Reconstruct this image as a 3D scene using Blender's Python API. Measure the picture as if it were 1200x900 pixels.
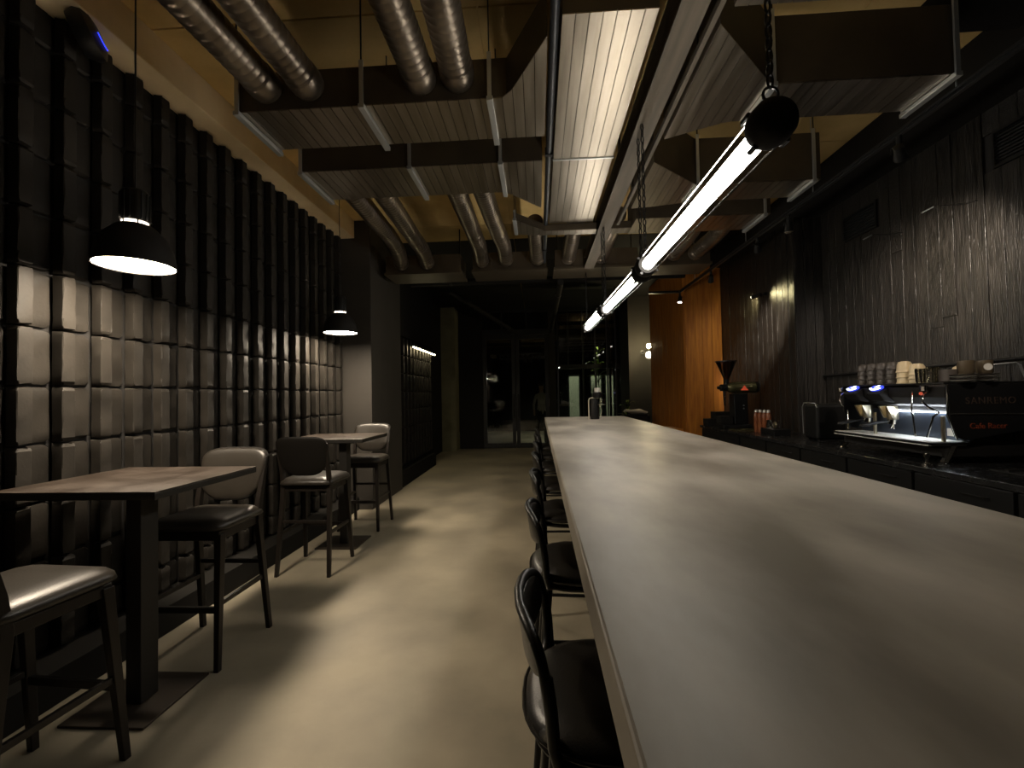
import bpy, math, random
from mathutils import Vector, Matrix
random.seed(7)
D = bpy.data
for o in list(D.objects): D.objects.remove(o)
COL = bpy.context.scene.collection
sc = bpy.context.scene
PI = math.pi

# ------------------------------------------------------------------ camera
# room axes: X to the right, Y down the room, Z up; metres
F_PX = 524.0
H = 1.40
a = Vector((31.0 / F_PX, -12.0 / F_PX, 1.0)).normalized()
up = Vector((-0.0205, 1.0, 0.0)); up = (up - a * up.dot(a)).normalized()
rt = up.cross(a)
right_w = Vector((rt.x, a.x, up.x)); up_w = Vector((rt.y, a.y, up.y)); fwd_w = Vector((rt.z, a.z, up.z))
cam_d = D.cameras.new('camera'); cam = D.objects.new('camera', cam_d); COL.objects.link(cam)
m = Matrix.Identity(4)
for i in range(3):
    m[i][0] = right_w[i]; m[i][1] = up_w[i]; m[i][2] = -fwd_w[i]
m[2][3] = H
cam.matrix_world = m
cam_d.sensor_width = 36.0; cam_d.lens = F_PX / 1200.0 * 36.0
cam_d.clip_start = 0.02; cam_d.clip_end = 100
sc.camera = cam

# ------------------------------------------------------------------ world, exposure
w = D.worlds.new('night'); sc.world = w; w.use_nodes = True
bg = w.node_tree.nodes['Background']; bg.inputs[0].default_value = (0.35, 0.42, 0.6, 1); bg.inputs[1].default_value = 0.0012
sc.view_settings.view_transform = 'Standard'; sc.view_settings.look = 'None'
sc.view_settings.exposure = 0.0; sc.view_settings.gamma = 1.0
sc.view_settings.use_curve_mapping = False
TUBE_L, PEND_L, STRIP_L, GLOBE_L = 31.0, 190.0, 40.0, 300.0
SPOT_W = 22.0

# ------------------------------------------------------------------ materials
MATS = {}
def mat(name, col, rough=.5, metal=0., col2=None, scale=6., detail=5., bump=0., bscale=None, stretch=(1, 1, 1),
        rvar=0., spec=.5, emit=None, estr=0., world=False, coat=0., lo=.35, hi=.65):
    if name in MATS: return MATS[name]
    mt = D.materials.new(name); mt.use_nodes = True; nt = mt.node_tree; N = nt.nodes; L = nt.links
    b = N['Principled BSDF']
    b.inputs['Base Color'].default_value = (*col, 1); b.inputs['Roughness'].default_value = rough
    b.inputs['Metallic'].default_value = metal; b.inputs['Specular IOR Level'].default_value = spec
    b.inputs['Coat Weight'].default_value = coat
    if emit: b.inputs['Emission Color'].default_value = (*emit, 1); b.inputs['Emission Strength'].default_value = estr
    tc = N.new('ShaderNodeTexCoord'); mp = N.new('ShaderNodeMapping'); mp.inputs['Scale'].default_value = stretch
    if world:
        g = N.new('ShaderNodeNewGeometry'); L.new(g.outputs['Position'], mp.inputs[0])
    else:
        oi = N.new('ShaderNodeObjectInfo'); add = N.new('ShaderNodeVectorMath'); add.operation = 'ADD'
        mul = N.new('ShaderNodeMath'); mul.operation = 'MULTIPLY'; mul.inputs[1].default_value = 37.0
        L.new(oi.outputs['Random'], mul.inputs[0]); L.new(tc.outputs['Object'], add.inputs[0]); L.new(mul.outputs[0], add.inputs[1])
        L.new(add.outputs[0], mp.inputs[0])
    nz = N.new('ShaderNodeTexNoise'); nz.inputs['Scale'].default_value = scale; nz.inputs['Detail'].default_value = detail
    L.new(mp.outputs[0], nz.inputs['Vector'])
    if col2:
        cr = N.new('ShaderNodeValToRGB'); cr.color_ramp.elements[0].color = (*col, 1); cr.color_ramp.elements[1].color = (*col2, 1)
        cr.color_ramp.elements[0].position = lo; cr.color_ramp.elements[1].position = hi
        L.new(nz.outputs['Fac'], cr.inputs[0]); L.new(cr.outputs[0], b.inputs['Base Color'])
    if rvar:
        mr = N.new('ShaderNodeMapRange'); mr.inputs['To Min'].default_value = max(0.02, rough - rvar); mr.inputs['To Max'].default_value = min(1, rough + rvar)
        mr.inputs['From Min'].default_value = .3; mr.inputs['From Max'].default_value = .7
        L.new(nz.outputs['Fac'], mr.inputs[0]); L.new(mr.outputs[0], b.inputs['Roughness'])
    if bump:
        n2 = N.new('ShaderNodeTexNoise'); n2.inputs['Scale'].default_value = bscale or scale * 4; n2.inputs['Detail'].default_value = 4
        L.new(mp.outputs[0], n2.inputs['Vector'])
        bp = N.new('ShaderNodeBump'); bp.inputs['Strength'].default_value = bump; bp.inputs['Distance'].default_value = .01
        L.new(n2.outputs['Fac'], bp.inputs['Height']); L.new(bp.outputs[0], b.inputs['Normal'])
    MATS[name] = mt
    return mt
def glass(name, tint=(.75, .85, .8), refl=1.0):
    mt = D.materials.new(name); mt.use_nodes = True; nt = mt.node_tree; N = nt.nodes; L = nt.links
    for n in list(N): N.remove(n)
    out = N.new('ShaderNodeOutputMaterial'); mx = N.new('ShaderNodeMixShader'); fr = N.new('ShaderNodeFresnel'); fr.inputs[0].default_value = 1.5
    tr = N.new('ShaderNodeBsdfTransparent'); tr.inputs[0].default_value = (*tint, 1); gl = N.new('ShaderNodeBsdfGlossy'); gl.inputs['Roughness'].default_value = .01
    mm = N.new('ShaderNodeMath'); mm.operation = 'MULTIPLY'; mm.inputs[1].default_value = refl
    L.new(fr.outputs[0], mm.inputs[0]); L.new(mm.outputs[0], mx.inputs[0]); L.new(tr.outputs[0], mx.inputs[1]); L.new(gl.outputs[0], mx.inputs[2]); L.new(mx.outputs[0], out.inputs[0])
    return mt

M_floor = mat('floor_concrete', (.20, .175, .13), .5, 0, (.32, .28, .205), 1.6, 9, .05, 30, rvar=.10, world=True, spec=.3)
M_bar = mat('bar_concrete', (.185, .165, .135), .43, 0, (.40, .365, .31), 2.2, 10, .02, 14, stretch=(1.6, .7, 1), rvar=.05, world=True, spec=.22)
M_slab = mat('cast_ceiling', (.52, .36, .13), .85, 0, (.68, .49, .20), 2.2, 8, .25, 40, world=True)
M_beamc = mat('cast_beam', (.72, .56, .32), .85, 0, (.86, .70, .44), 3., 8, .3, 30, world=True)
M_col = mat('column_concrete', (.13, .12, .07), .8, 0, (.18, .165, .10), 3, 8, .1, 30, world=True)
M_block = mat('painted_block', (.015, .013, .0106), .6, 0, (.023, .0198, .016), 7, 6, .10, 60, rvar=.08, spec=.2)
M_gap = mat('wall_backing', (.012, .011, .010), .9)
M_wallp = mat('dark_paint', (.028, .024, .019), .7, 0, (.035, .030, .024), 3, 4, world=True)
M_wallb = mat('black_paint', (.012, .011, .0095), .85, spec=.15)
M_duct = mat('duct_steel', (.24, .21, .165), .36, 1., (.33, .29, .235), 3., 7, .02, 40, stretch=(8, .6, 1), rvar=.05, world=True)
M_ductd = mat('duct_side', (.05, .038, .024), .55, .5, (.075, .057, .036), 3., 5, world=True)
M_spir = mat('spiral_steel', (.16, .13, .10), .36, .9, (.24, .20, .155), 5, 5, rvar=.07, world=True)
M_zinc = mat('zinc_bar', (.50, .52, .52), .38, .8)
M_lbeam = mat('brown_beam', (.05, .04, .027), .8, 0, (.08, .064, .044), 3, 6, .1, 30, stretch=(8, .5, 1), world=True)
M_blk = mat('black_steel', (.012, .012, .012), .38, .3)
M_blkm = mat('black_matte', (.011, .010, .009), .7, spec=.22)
M_wood = mat('black_stained_wood', (.009, .007, .0055), .40, 0, (.013, .010, .008), 5, 5, .05, 60, stretch=(6, 6, 1), spec=.3)
M_leath = mat('black_leather', (.020, .0168, .013), .36, 0, (.025, .021, .0165), 8, 4, .12, 220)
M_leathb = mat('stool_leather', (.012, .011, .010), .34, 0, (.016, .014, .012), 8, 4, .1, 220)
M_ttop = mat('rusty_tabletop', (.022, .0155, .011), .42, 0, (.046, .034, .026), 5, 9, .05, 30, rvar=.1, world=True)
M_tedge = mat('table_edge', (.02, .018, .015), .5, .3)
M_char = mat('charred_wood', (.006, .0055, .0045), .40, 0, (.022, .019, .0155), 5, 8, .7, 12, stretch=(9, 9, .9), rvar=.12, spec=.45)
M_oak = mat('orange_wood', (.32, .10, .008), .6, 0, (.50, .185, .018), 3, 8, .1, 20, stretch=(9, 9, .8))
M_chrome = mat('chrome', (.75, .73, .68), .14, 1.)
M_brass = mat('warm_steel', (.62, .55, .40), .28, 1.)
M_tray = mat('tray_steel', (.72, .71, .66), .45, .3)
M_cream = mat('cream_ceramic', (.74, .60, .37), .35)
M_cupd = mat('dark_ceramic', (.075, .062, .052), .42)
M_cupbr = mat('brown_ceramic', (.10, .075, .045), .4)
M_white = mat('white_ceramic', (.7, .68, .62), .3)
M_amber = mat('amber_syrup', (.20, .06, .025), .25, 0, (.26, .09, .035), 9, 4)
M_brassy = mat('olive_gloss', (.16, .15, .07), .25, .7)
M_red = mat('red_mark', (.8, .12, .06), .5, emit=(.9, .12, .05), estr=.25)
M_bronze = mat('bronze_letter', (.07, .048, .036), .45, .4)
M_orange = mat('orange_letter', (.17, .035, .012), .5)
M_leaf = mat('leaf_green', (.10, .16, .04), .5, 0, (.22, .26, .05), 8, 3)
M_frost = mat('frosted_green_panel', (.36, .37, .30), .6, 0, (.46, .47, .38), 2.5, 6)
M_skin = mat('skin', (.45, .28, .2), .6); M_shirt = mat('pale_shirt', (.42, .38, .33), .8); M_trou = mat('dark_trousers', (.02, .02, .025), .8)
M_hair = mat('dark_hair', (.02, .015, .012), .6)
M_tube = mat('tube_glow', (1, 1, 1), .4, emit=(1.0, .93, .82), estr=TUBE_L)
M_pend = mat('pendant_glow', (1, 1, 1), .4, emit=(1.0, .84, .64), estr=PEND_L)
M_ring = mat('pendant_ring_glow', (1, 1, 1), .4, emit=(1.0, .85, .66), estr=6.)
M_strip = mat('strip_glow', (1, 1, 1), .4, emit=(1.0, .86, .50), estr=STRIP_L)
M_globe = mat('globe_glow', (1, 1, 1), .4, emit=(1.0, .82, .45), estr=GLOBE_L)
M_dome = mat('dome_glow', (1, 1, 1), .4, emit=(1.0, .9, .68), estr=6.)
M_spotg = mat('spot_glow', (1, 1, 1), .4, emit=(1.0, .84, .74), estr=9.)
M_blue = mat('blue_led', (0, 0, .1), .4, emit=(.03, .05, 1.0), estr=1.6)
M_disp = mat('display_blue', (0, 0, .1), .3, emit=(.05, .08, .75), estr=1.3)
M_dispw = mat('display_white', (1, 1, 1), .3, emit=(.8, .88, 1), estr=4.)
M_led = mat('work_led', (1, 1, 1), .3, emit=(.85, .92, 1.0), estr=55.)
M_glass = glass('clear_glass', (.80, .83, .80), 1.4)
M_hop = glass('hopper_glass', (.62, .55, .5), 1.5)
M_cupg = glass('cup_glass', (.85, .85, .8), 3.)

# ------------------------------------------------------------------ geometry helper
class G:
    def __init__(s): s.v = []; s.f = []
    def add(s, vs, fs):
        n = len(s.v); s.v += [tuple(p) for p in vs]; s.f += [tuple(i + n for i in f) for f in fs]; return s
    def box(s, x0, x1, y0, y1, z0, z1, M=None):
        vs = [Vector(p) for p in ((x0, y0, z0), (x1, y0, z0), (x1, y1, z0), (x0, y1, z0), (x0, y0, z1), (x1, y0, z1), (x1, y1, z1), (x0, y1, z1))]
        if M: vs = [M @ p for p in vs]
        return s.add(vs, [(0, 3, 2, 1), (4, 5, 6, 7), (0, 1, 5, 4), (1, 2, 6, 5), (2, 3, 7, 6), (3, 0, 4, 7)])
    def prism(s, poly, z0, z1, M=None, axis='z'):
        n = len(poly)
        def P(p, z): 
            q = {'z': (p[0], p[1], z), 'x': (z, p[0], p[1]), 'y': (p[0], z, p[1])}[axis]
            return M @ Vector(q) if M else Vector(q)
        vs = [P(p, z0) for p in poly] + [P(p, z1) for p in poly]
        fs = [tuple(reversed(range(n))), tuple(range(n, 2 * n))] + [(i, (i + 1) % n, n + (i + 1) % n, n + i) for i in range(n)]
        return s.add(vs, fs)
    def taper(s, p0, p1, a0, b0, a1, b1):  # bar between two points with rectangular ends (axis aligned)
        p0, p1 = Vector(p0), Vector(p1)
        vs = []
        for p, aa, bb in ((p0, a0, b0), (p1, a1, b1)):
            for sx, sy in ((-1, -1), (1, -1), (1, 1), (-1, 1)): vs.append(p + Vector((sx * aa, sy * bb, 0)))
        return s.add(vs, [(0, 3, 2, 1), (4, 5, 6, 7), (0, 1, 5, 4), (1, 2, 6, 5), (2, 3, 7, 6), (3, 0, 4, 7)])
    def bar(s, p0, p1, w_, h_):
        p0, p1 = Vector(p0), Vector(p1); d = (p1 - p0).normalized()
        u = d.cross(Vector((0, 0, 1))) if abs(d.z) < .95 else Vector((1, 0, 0)); u.normalize(); v = u.cross(d).normalized()
        vs = []
        for p in (p0, p1):
            for sx, sy in ((-1, -1), (1, -1), (1, 1), (-1, 1)): vs.append(p + u * sx * w_ / 2 + v * sy * h_ / 2)
        return s.add(vs, [(0, 3, 2, 1), (4, 5, 6, 7), (0, 1, 5, 4), (1, 2, 6, 5), (2, 3, 7, 6), (3, 0, 4, 7)])
    def tube(s, pts, r, n=10, closed=False, caps=True):
        pts = [Vector(p) for p in pts]; k = len(pts)
        R = r if isinstance(r, (list, tuple)) else [r] * k
        T = []
        for i in range(k):
            if closed: t = pts[(i + 1) % k] - pts[i - 1]
            else: t = pts[min(i + 1, k - 1)] - pts[max(i - 1, 0)]
            T.append(t.normalized())
        u = T[0].cross(Vector((0, 0, 1)))
        if u.length < .1: u = T[0].cross(Vector((1, 0, 0)))
        u.normalize(); vs = []
        for i in range(k):
            u = (u - T[i] * u.dot(T[i])).normalized(); v = T[i].cross(u)
            for j in range(n):
                an = 2 * PI * j / n; vs.append(pts[i] + (u * math.cos(an) + v * math.sin(an)) * R[i])
        fs = []
        for i in range(k if closed else k - 1):
            for j in range(n):
                a_, b_ = i * n + j, i * n + (j + 1) % n; i2 = (i + 1) % k
                fs.append((a_, b_, i2 * n + (j + 1) % n, i2 * n + j))
        if not closed and caps: fs += [tuple(reversed(range(n))), tuple(range((k - 1) * n, k * n))]
        return s.add(vs, fs)
    def lathe(s, prof, c=(0, 0, 0), n=20, M=None, caps=True):
        vs = []; k = len(prof); c = Vector(c)
        for r, z in prof:
            for j in range(n):
                an = 2 * PI * j / n; p = Vector((r * math.cos(an), r * math.sin(an), z)); p = (M @ p) if M else p
                vs.append(c + p)
        fs = [(i * n + j, i * n + (j + 1) % n, (i + 1) * n + (j + 1) % n, (i + 1) * n + j) for i in range(k - 1) for j in range(n)]
        if caps: fs += [tuple(reversed(range(n))), tuple(range((k - 1) * n, k * n))]
        return s.add(vs, fs)
    def pillow(s, outline, th, fn, rings=(1., .97, .9, .75, .45), power=4, low=.35):
        # closed cushion: outline in (u,v); fn(u,v,w) -> xyz ; w thickness coordinate
        n = len(outline); vs = []; fs = []
        cu = sum(p[0] for p in outline) / n; cv = sum(p[1] for p in outline) / n
        def ring(k, side):
            t = th * (max(0, 1 - k ** power)) ** .5
            return [fn(cu + (p[0] - cu) * k, cv + (p[1] - cv) * k, (t if side > 0 else -t * low)) for p in outline]
        for side in (1, -1):
            base = len(vs)
            for k in rings: vs += ring(k, side)
            vs.append(fn(cu, cv, th * (1 if side > 0 else -low)))
            m_ = len(rings)
            for i in range(m_ - 1):
                for j in range(n):
                    q = (base + i * n + j, base + i * n + (j + 1) % n, base + (i + 1) * n + (j + 1) % n, base + (i + 1) * n + j)
                    fs.append(q if side > 0 else tuple(reversed(q)))
            c_ = base + m_ * n
            for j in range(n):
                q = (base + (m_ - 1) * n + j, base + (m_ - 1) * n + (j + 1) % n, c_)
                fs.append(q if side > 0 else tuple(reversed(q)))
        return s.add(vs, fs)
    def mesh(s, name, m_, smooth=False, angle=None):
        me = D.meshes.new(name); me.from_pydata(s.v, [], s.f); me.materials.append(m_); me.validate()
        import bmesh
        b = bmesh.new(); b.from_mesh(me); bmesh.ops.remove_doubles(b, verts=b.verts, dist=1e-5)
        bmesh.ops.recalc_face_normals(b, faces=b.faces)
        ang = math.radians(angle if angle else 40)
        for e in b.edges:
            if len(e.link_faces) == 2 and e.calc_face_angle(0) > ang: e.smooth = False
        for f in b.faces: f.smooth = smooth
        b.to_mesh(me); b.free()
        return me
    def build(s, name, m_, parent=None, smooth=False, bevel=0, seg=2, angle=None):
        o = D.objects.new(name, s.mesh(name, m_, smooth, angle)); COL.objects.link(o)
        if parent: o.parent = parent
        if bevel:
            md = o.modifiers.new('bevel', 'BEVEL'); md.width = bevel; md.segments = seg; md.limit_method = 'ANGLE'; md.angle_limit = math.radians(40)
        return o

def rrect(w_, d_, r, n=6, top=None):
    pts = []
    for cx, cy, a0 in ((w_ - r, d_ - r, 0), (-w_ + r, d_ - r, 90), (-w_ + r, -d_ + r, 180), (w_ - r, -d_ + r, 270)):
        for i in range(n + 1):
            an = math.radians(a0 + 90 * i / n); pts.append((cx + r * math.cos(an), cy + r * math.sin(an)))
    return pts
def thing(name, label, cat, loc=(0, 0, 0), rz=0, group=None):
    o = D.objects.new(name, None); o.empty_display_size = .05; COL.objects.link(o)
    o.location = loc; o.rotation_euler = (0, 0, rz); o['label'] = label; o['category'] = cat
    if group: o['group'] = group
    return o
def tag(o, label, cat, group=None):
    o['label'] = label; o['category'] = cat
    if group: o['group'] = group
    return o
def struct(o, label, cat='wall'):
    o['kind'] = 'structure'; o['label'] = label; o['category'] = cat; return o
def dup(root, loc=None, rz=None, label=None, group=None, parent=None):
    c = root.copy(); COL.objects.link(c)
    if parent: c.parent = parent
    if loc is not None: c.location = loc
    if rz is not None: c.rotation_euler = (0, 0, rz)
    if label: c['label'] = label
    if group: c['group'] = group
    for ch in root.children: dup(ch, parent=c)
    return c
def inst(name, me, parent, loc=(0, 0, 0), rot=None, scale=None):
    o = D.objects.new(name, me); COL.objects.link(o); o.parent = parent; o.location = loc
    if rot: o.rotation_euler = rot
    if scale: o.scale = scale
    return o

# ------------------------------------------------------------------ floor, ceiling
fl = G().box(-2.6, 4.2, -1.2, 11.75, -.08, 0).build('floor', M_floor); struct(fl, 'polished grey concrete floor of the bar', 'floor')
fo = G().box(-6, 8, 11.76, 17.5, -.1, -.02).build('floor', M_floor); struct(fo, 'concrete paving beyond the glass front', 'floor')
ce = G().box(-2.6, 4.2, -1.2, 11.75, 3.665, 3.8).build('ceiling', M_slab); struct(ce, 'raw cast concrete ceiling above the ducts', 'ceiling')
ys = [-1.2, -.78, .87, 2.525, 4.18, 5.83, 6.4, 7.48, 9.13, 10.78, 11.75]; xs = [-2.6, -.31, 1.98, 4.2]
for i in range(len(xs) - 1):
    for j in range(len(ys) - 1):
        G().box(xs[i] + .005, xs[i + 1] - .005, ys[j] + .006, ys[j + 1] - .006, 3.65, 3.664).build('ceiling_panel', M_slab if ys[j] < 6.3 else M_blkm, ce)  # darkness of the far ceiling is put into the panel colour

# ------------------------------------------------------------------ left wall of stepped blocks
wl = G().box(-2.62, -2.50, -1.2, 5.52, 0, 3.42).build('wall_left', M_gap)
struct(wl, 'dark wall of stacked split blocks with vertical ribs beside the tables')
def block_mesh(h, seed, name):
    rnd = random.Random(seed)
    prof = [(-.056, .0), (-.003, .0005), (0.0, .004), (0, .060), (-.003, .066), (-.056, .069), (-.058, .074), (-.058, .182), (-.064, .192), (-.10, .1955)]
    zs = [0, .006, .02, h * .2, h * .38, h * .55, h * .74, h - .02, h - .006, h]
    ins = [.028, .005, 0, 0, 0, 0, 0, 0, .005, .028]
    vs = []; n = len(prof)
    for zi, z in enumerate(zs):
        for pi, (x, y) in enumerate(prof):
            e = ins[zi]
            yy = y
            if zi in (1, 8) or zi in (0, 9):
                if pi in (1, 2): yy += .009 if zi in (1, 8) else .014
                if pi in (7, 8): yy -= .012 if zi in (1, 8) else .02
            j = .0025 if 0 < zi < 9 else 0.001
            jx = rnd.uniform(-j, j) if pi in (2, 3, 6, 7) else rnd.uniform(-j * .6, j * .6); yy += rnd.uniform(-.003, .003) if pi in (2, 7) else 0
            jz = rnd.uniform(-.004, .004) if zi in (1, 8) else 0
            if rnd.random() < .16 and pi in (2, 3, 7) and 0 < zi < 9: jx -= rnd.uniform(.004, .010)
            vs.append((x - (e if pi not in (0, n - 1) else 0) + jx, yy + rnd.uniform(-.0015, .0015), z + jz))
    fs = [(i * n + j, i * n + j + 1, (i + 1) * n + j + 1, (i + 1) * n + j) for i in range(len(zs) - 1) for j in range(n - 1)]
    g = G(); g.add(vs, fs)
    me = g.mesh(name, M_block, True, 28)
    return me
RH = .2875; JG = .008
blocks = [block_mesh(RH - JG, 100 + i, 'block') for i in range(10)]
blo = block_mesh(.3375 - .17 - JG, 55, 'block_low'); btop = block_mesh(3.415 - 3.2125 - JG, 56, 'block_top')
XP = -2.42
for c in range(-3, 18):
    y = 1.94 + .2 * c
    if y > 5.45: break
    for r in range(-3, 8):
        z = 1.2 + RH * r
        me = btop if r == 7 else random.choice(blocks)
        inst('block', me, wl, (XP + random.uniform(-.0015, .0015), y + random.uniform(-.0015, .0015), z + JG / 2))
    inst('block', blo, wl, (XP, y, .174))
pl = G().box(-2.50, -2.262, -1.2, 5.50, 0, .162).build('baseboard_left', M_wallb, bevel=.004); struct(pl, 'low black plinth along the foot of the block wall', 'baseboard')
bm_ = G().box(-2.62, -2.29, -1.2, 5.50, 3.42, 3.65).build('trim_1', M_beamc, bevel=.006); struct(bm_, 'pale cast concrete beam along the top of the block wall', 'beam')
pil = G().box(-2.62, -2.09, 5.505, 6.72, 0, 3.65).build('wall_left_pillar', M_wallp, bevel=.006); pil.name = 'trim_2'; struct(pil, 'dark painted pillar at the end of the block wall', 'pillar')
# second block wall
w2 = G().box(-2.62, -2.26, 6.73, 9.05, 0, 3.65).build('wall_left_far', M_gap); struct(w2, 'second dark block wall beyond the pillar, under the light strip')
for c in range(11):
    for r in range(-3, 4):
        inst('block', random.choice(blocks), w2, (-2.135, 6.80 + .2 * c, 1.2 + RH * r + JG / 2))
G().box(-2.26, -2.12, 6.73, 9.05, 2.36, 3.64).build('upper_panel', M_wallb, w2)
pl2 = G().box(-2.26, -2.11, 6.74, 9.05, 0, .26).build('baseboard_left_far', M_wallb, bevel=.004); struct(pl2, 'black plinth under the far block wall', 'baseboard')
w3 = G().box(-2.9, -2.45, 9.06, 11.7, 0, 3.65).build('wall_left_recess', M_wallb); struct(w3, 'black recessed wall before the concrete column')
colm = G().box(-2.6, -2.09, 11.2, 11.7, 0, 3.65).build('trim_3', M_col, bevel=.01); struct(colm, 'bare concrete column at the far left corner', 'column')
# back (behind camera) wall so light bounces as in a closed room
wb = G().box(-2.7, 4.3, -1.32, -1.2, 0, 3.8).build('wall_rear', M_wallb); struct(wb, 'black wall behind the viewer')

# ------------------------------------------------------------------ right walls of charred planks
def plank_mesh(w_, h, seed):
    rnd = random.Random(seed); g = G(); n = 6
    vs = []; ws = []
    for i in range(n + 1):
        z = h * i / n; d = rnd.uniform(-.0015, .0015)
        for (x, y) in ((.0, 0), (-.0165, .0), (-.018, .002), (-.018 + rnd.uniform(-.001, .001), w_ / 2), (-.018, w_ - .002), (-.0165, w_), (0, w_)):
            vs.append((x + d, y + rnd.uniform(-.001, .001), z))
    k = 7
    fs = [(i * k + j, i * k + j + 1, (i + 1) * k + j + 1, (i + 1) * k + j) for i in range(n) for j in range(k - 1)]
    fs += [tuple(range(k)), tuple(n * k + j for j in range(k))]
    g.add(vs, fs); return g.mesh('plank', M_char, False)
wr = G().box(3.352, 3.47, -1.2, 5.41, 0, 3.8).build('wall_right', M_gap); struct(wr, 'charred black plank wall behind the espresso machine')
pm = [plank_mesh(.121, 3.64, i) for i in range(6)]
VENTS = [(3.05, 3.414, 2.97, 3.24), (4.53, 5.01, 2.97, 3.24)]
y = .20
def put_plank(x, y, z0, z1, parent, rz=0, i=0):
    o = inst('plank', pm[i % 6], parent, (x, y, z0), (0, 0, rz), (1, 1, (z1 - z0) / 3.64)); return o
i = 0
while y < 5.38:
    cut = [v for v in VENTS if y + .12 > v[0] + .02 and y < v[1] - .02]
    x = 3.352 - random.uniform(0, .004)
    if cut:
        put_plank(x, y, .004, cut[0][2] - .005, wr, 0, i); put_plank(x, y, cut[0][3] + .005, 3.64, wr, 0, i + 1)
    elif random.random() < .45:
        zc = random.uniform(1.5, 2.9); put_plank(x, y, .004, zc - .002, wr, 0, i); put_plank(x - .003, y, zc + .002, 3.64, wr, 0, i + 3)
    else: put_plank(x, y, .004, 3.64, wr, 0, i)
    y += .1265; i += 1
# step and inner wall
wr2 = G().box(3.045, 3.35, 5.43, 7.6, 0, 3.65).build('wall_right_inner', M_gap); struct(wr2, 'nearer charred plank wall lit by a small spotlight')
y = 5.425; i = 0
while y < 7.46:
    put_plank(3.045 - random.uniform(0, .004), y, .004, 3.64, wr2, 0, i); y += .1265; i += 1
x = 3.03; 
for k in range(3):
    o = put_plank(3.035 + .108 * k, 5.426, .004, 3.64, wr2, PI / 2, k); o.scale.y = -.84
# vents
for k, (y0, y1, z0, z1) in enumerate(VENTS):
    t = thing('wall_vent', ['black louvred wall vent at the right edge high on the planks', 'black louvred wall vent high on the planks, left of the other'][k], 'vent', (3.33, (y0 + y1) / 2, z0), 0, None)
    hw = (y1 - y0) / 2; hh = z1 - z0
    g = G(); g.box(-.006, .012, -hw, hw, 0, .02); g.box(-.006, .012, -hw, hw, hh - .02, hh); g.box(-.006, .012, -hw, -hw + .02, .02, hh - .02); g.box(-.006, .012, hw - .02, hw, .02, hh - .02)
    g.build('frame', M_blk, t)
    s0 = None
    for q in range(9):
        z = .03 + q * (hh - .05) / 9
        o = G().bar((.004, -hw + .02, z + .01), (.004, hw - .02, z + .01), .022, .003).build('slat', M_blk, t) if s0 is None else dup(s0, parent=t)
        if s0 is None: s0 = o
        else: o.location = (0, 0, q * (hh - .05) / 9)
# orange wooden column
oc = G().box(2.44, 3.02, 7.52, 9.72, 0, 3.65).build('trim_4', M_gap); struct(oc, 'orange timber clad column beyond the back counter', 'column')
wid = [.16, .12, .15, .16]
x = 2.43
for k, wd in enumerate(wid):
    G().box(x + .0015, x + wd - .0015, 7.498 - random.uniform(0, .003), 7.518, .004, 3.64).build('plank', M_oak, oc, bevel=.002); x += wd
y = 7.52
for k in range(14):
    G().box(2.418 - random.uniform(0, .003), 2.438, y + .0015, y + .1565, .004, 3.64).build('plank', M_oak, oc, bevel=.002); y += .158
w5 = G().box(2.13, 4.2, 10.6, 11.7, 0, 3.65).build('wall_far_right', M_wallp); struct(w5, 'dark grey wall with a globe lamp beyond the orange column')
w6 = G().box(3.03, 4.2, 7.61, 10.59, 0, 3.65).build('wall_right_far', M_wallb); struct(w6, 'black wall behind the orange column')
w7 = G().box(3.36, 4.2, 5.43, 7.60, 0, 3.65).build('wall_right_fill', M_wallb); struct(w7, 'black wall behind the nearer planks')

# ------------------------------------------------------------------ glass front
YB = 11.7
fb = D.objects.new('wall_back', None); COL.objects.link(fb); fb.location = (0, YB, 0); struct(fb, 'black steel and glass front at the end of the room')
def fbox(n, x0, x1, z0, z1, y0=0, y1=.08, m_=M_blk): return G().box(x0, x1, y0, y1, z0, z1).build(n, m_, fb)
fbox('side_panel', -2.085, -1.45, 0, 3.65, 0, .1, M_blkm)
fbox('side_panel', .28, .46, 0, 3.65, 0, .1, M_blkm)
fbox('transom', -1.449, .279, 3.0, 3.12); fbox('transom', -1.449, .279, 3.57, 3.649)
fbox('transom', .461, 2.129, 2.04, 2.16); fbox('transom', .461, 2.129, 3.57, 3.649); fbox('sill', .461, 2.129, 0, .08)
for x in (-.95, -.30): fbox('mullion', x - .02, x + .02, 3.121, 3.569)
for x in (.80, 1.18, 1.50, 1.86): fbox('mullion', x - .018, x + .018, 2.161, 3.569)
for x in (1.18, 1.50, 1.86): fbox('mullion', x - .02, x + .02, .081, 2.039)
for x0, x1 in ((-1.449, -.971), (-.929, -.321), (-.279, .279)): G().box(x0, x1, .035, .045, 3.121, 3.569).build('pane', M_glass, fb)
for x0, x1 in ((.461, .781), (.819, 1.161), (1.199, 1.481), (1.519, 1.841), (1.879, 2.129)): G().box(x0, x1, .035, .045, 2.161, 3.569).build('pane', M_glass, fb)
for x0, x1 in ((.461, 1.159), (1.201, 1.479), (1.521, 1.839), (1.881, 2.129)): G().box(x0, x1, .035, .045, .081, 2.039).build('pane', M_glass, fb)
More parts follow.
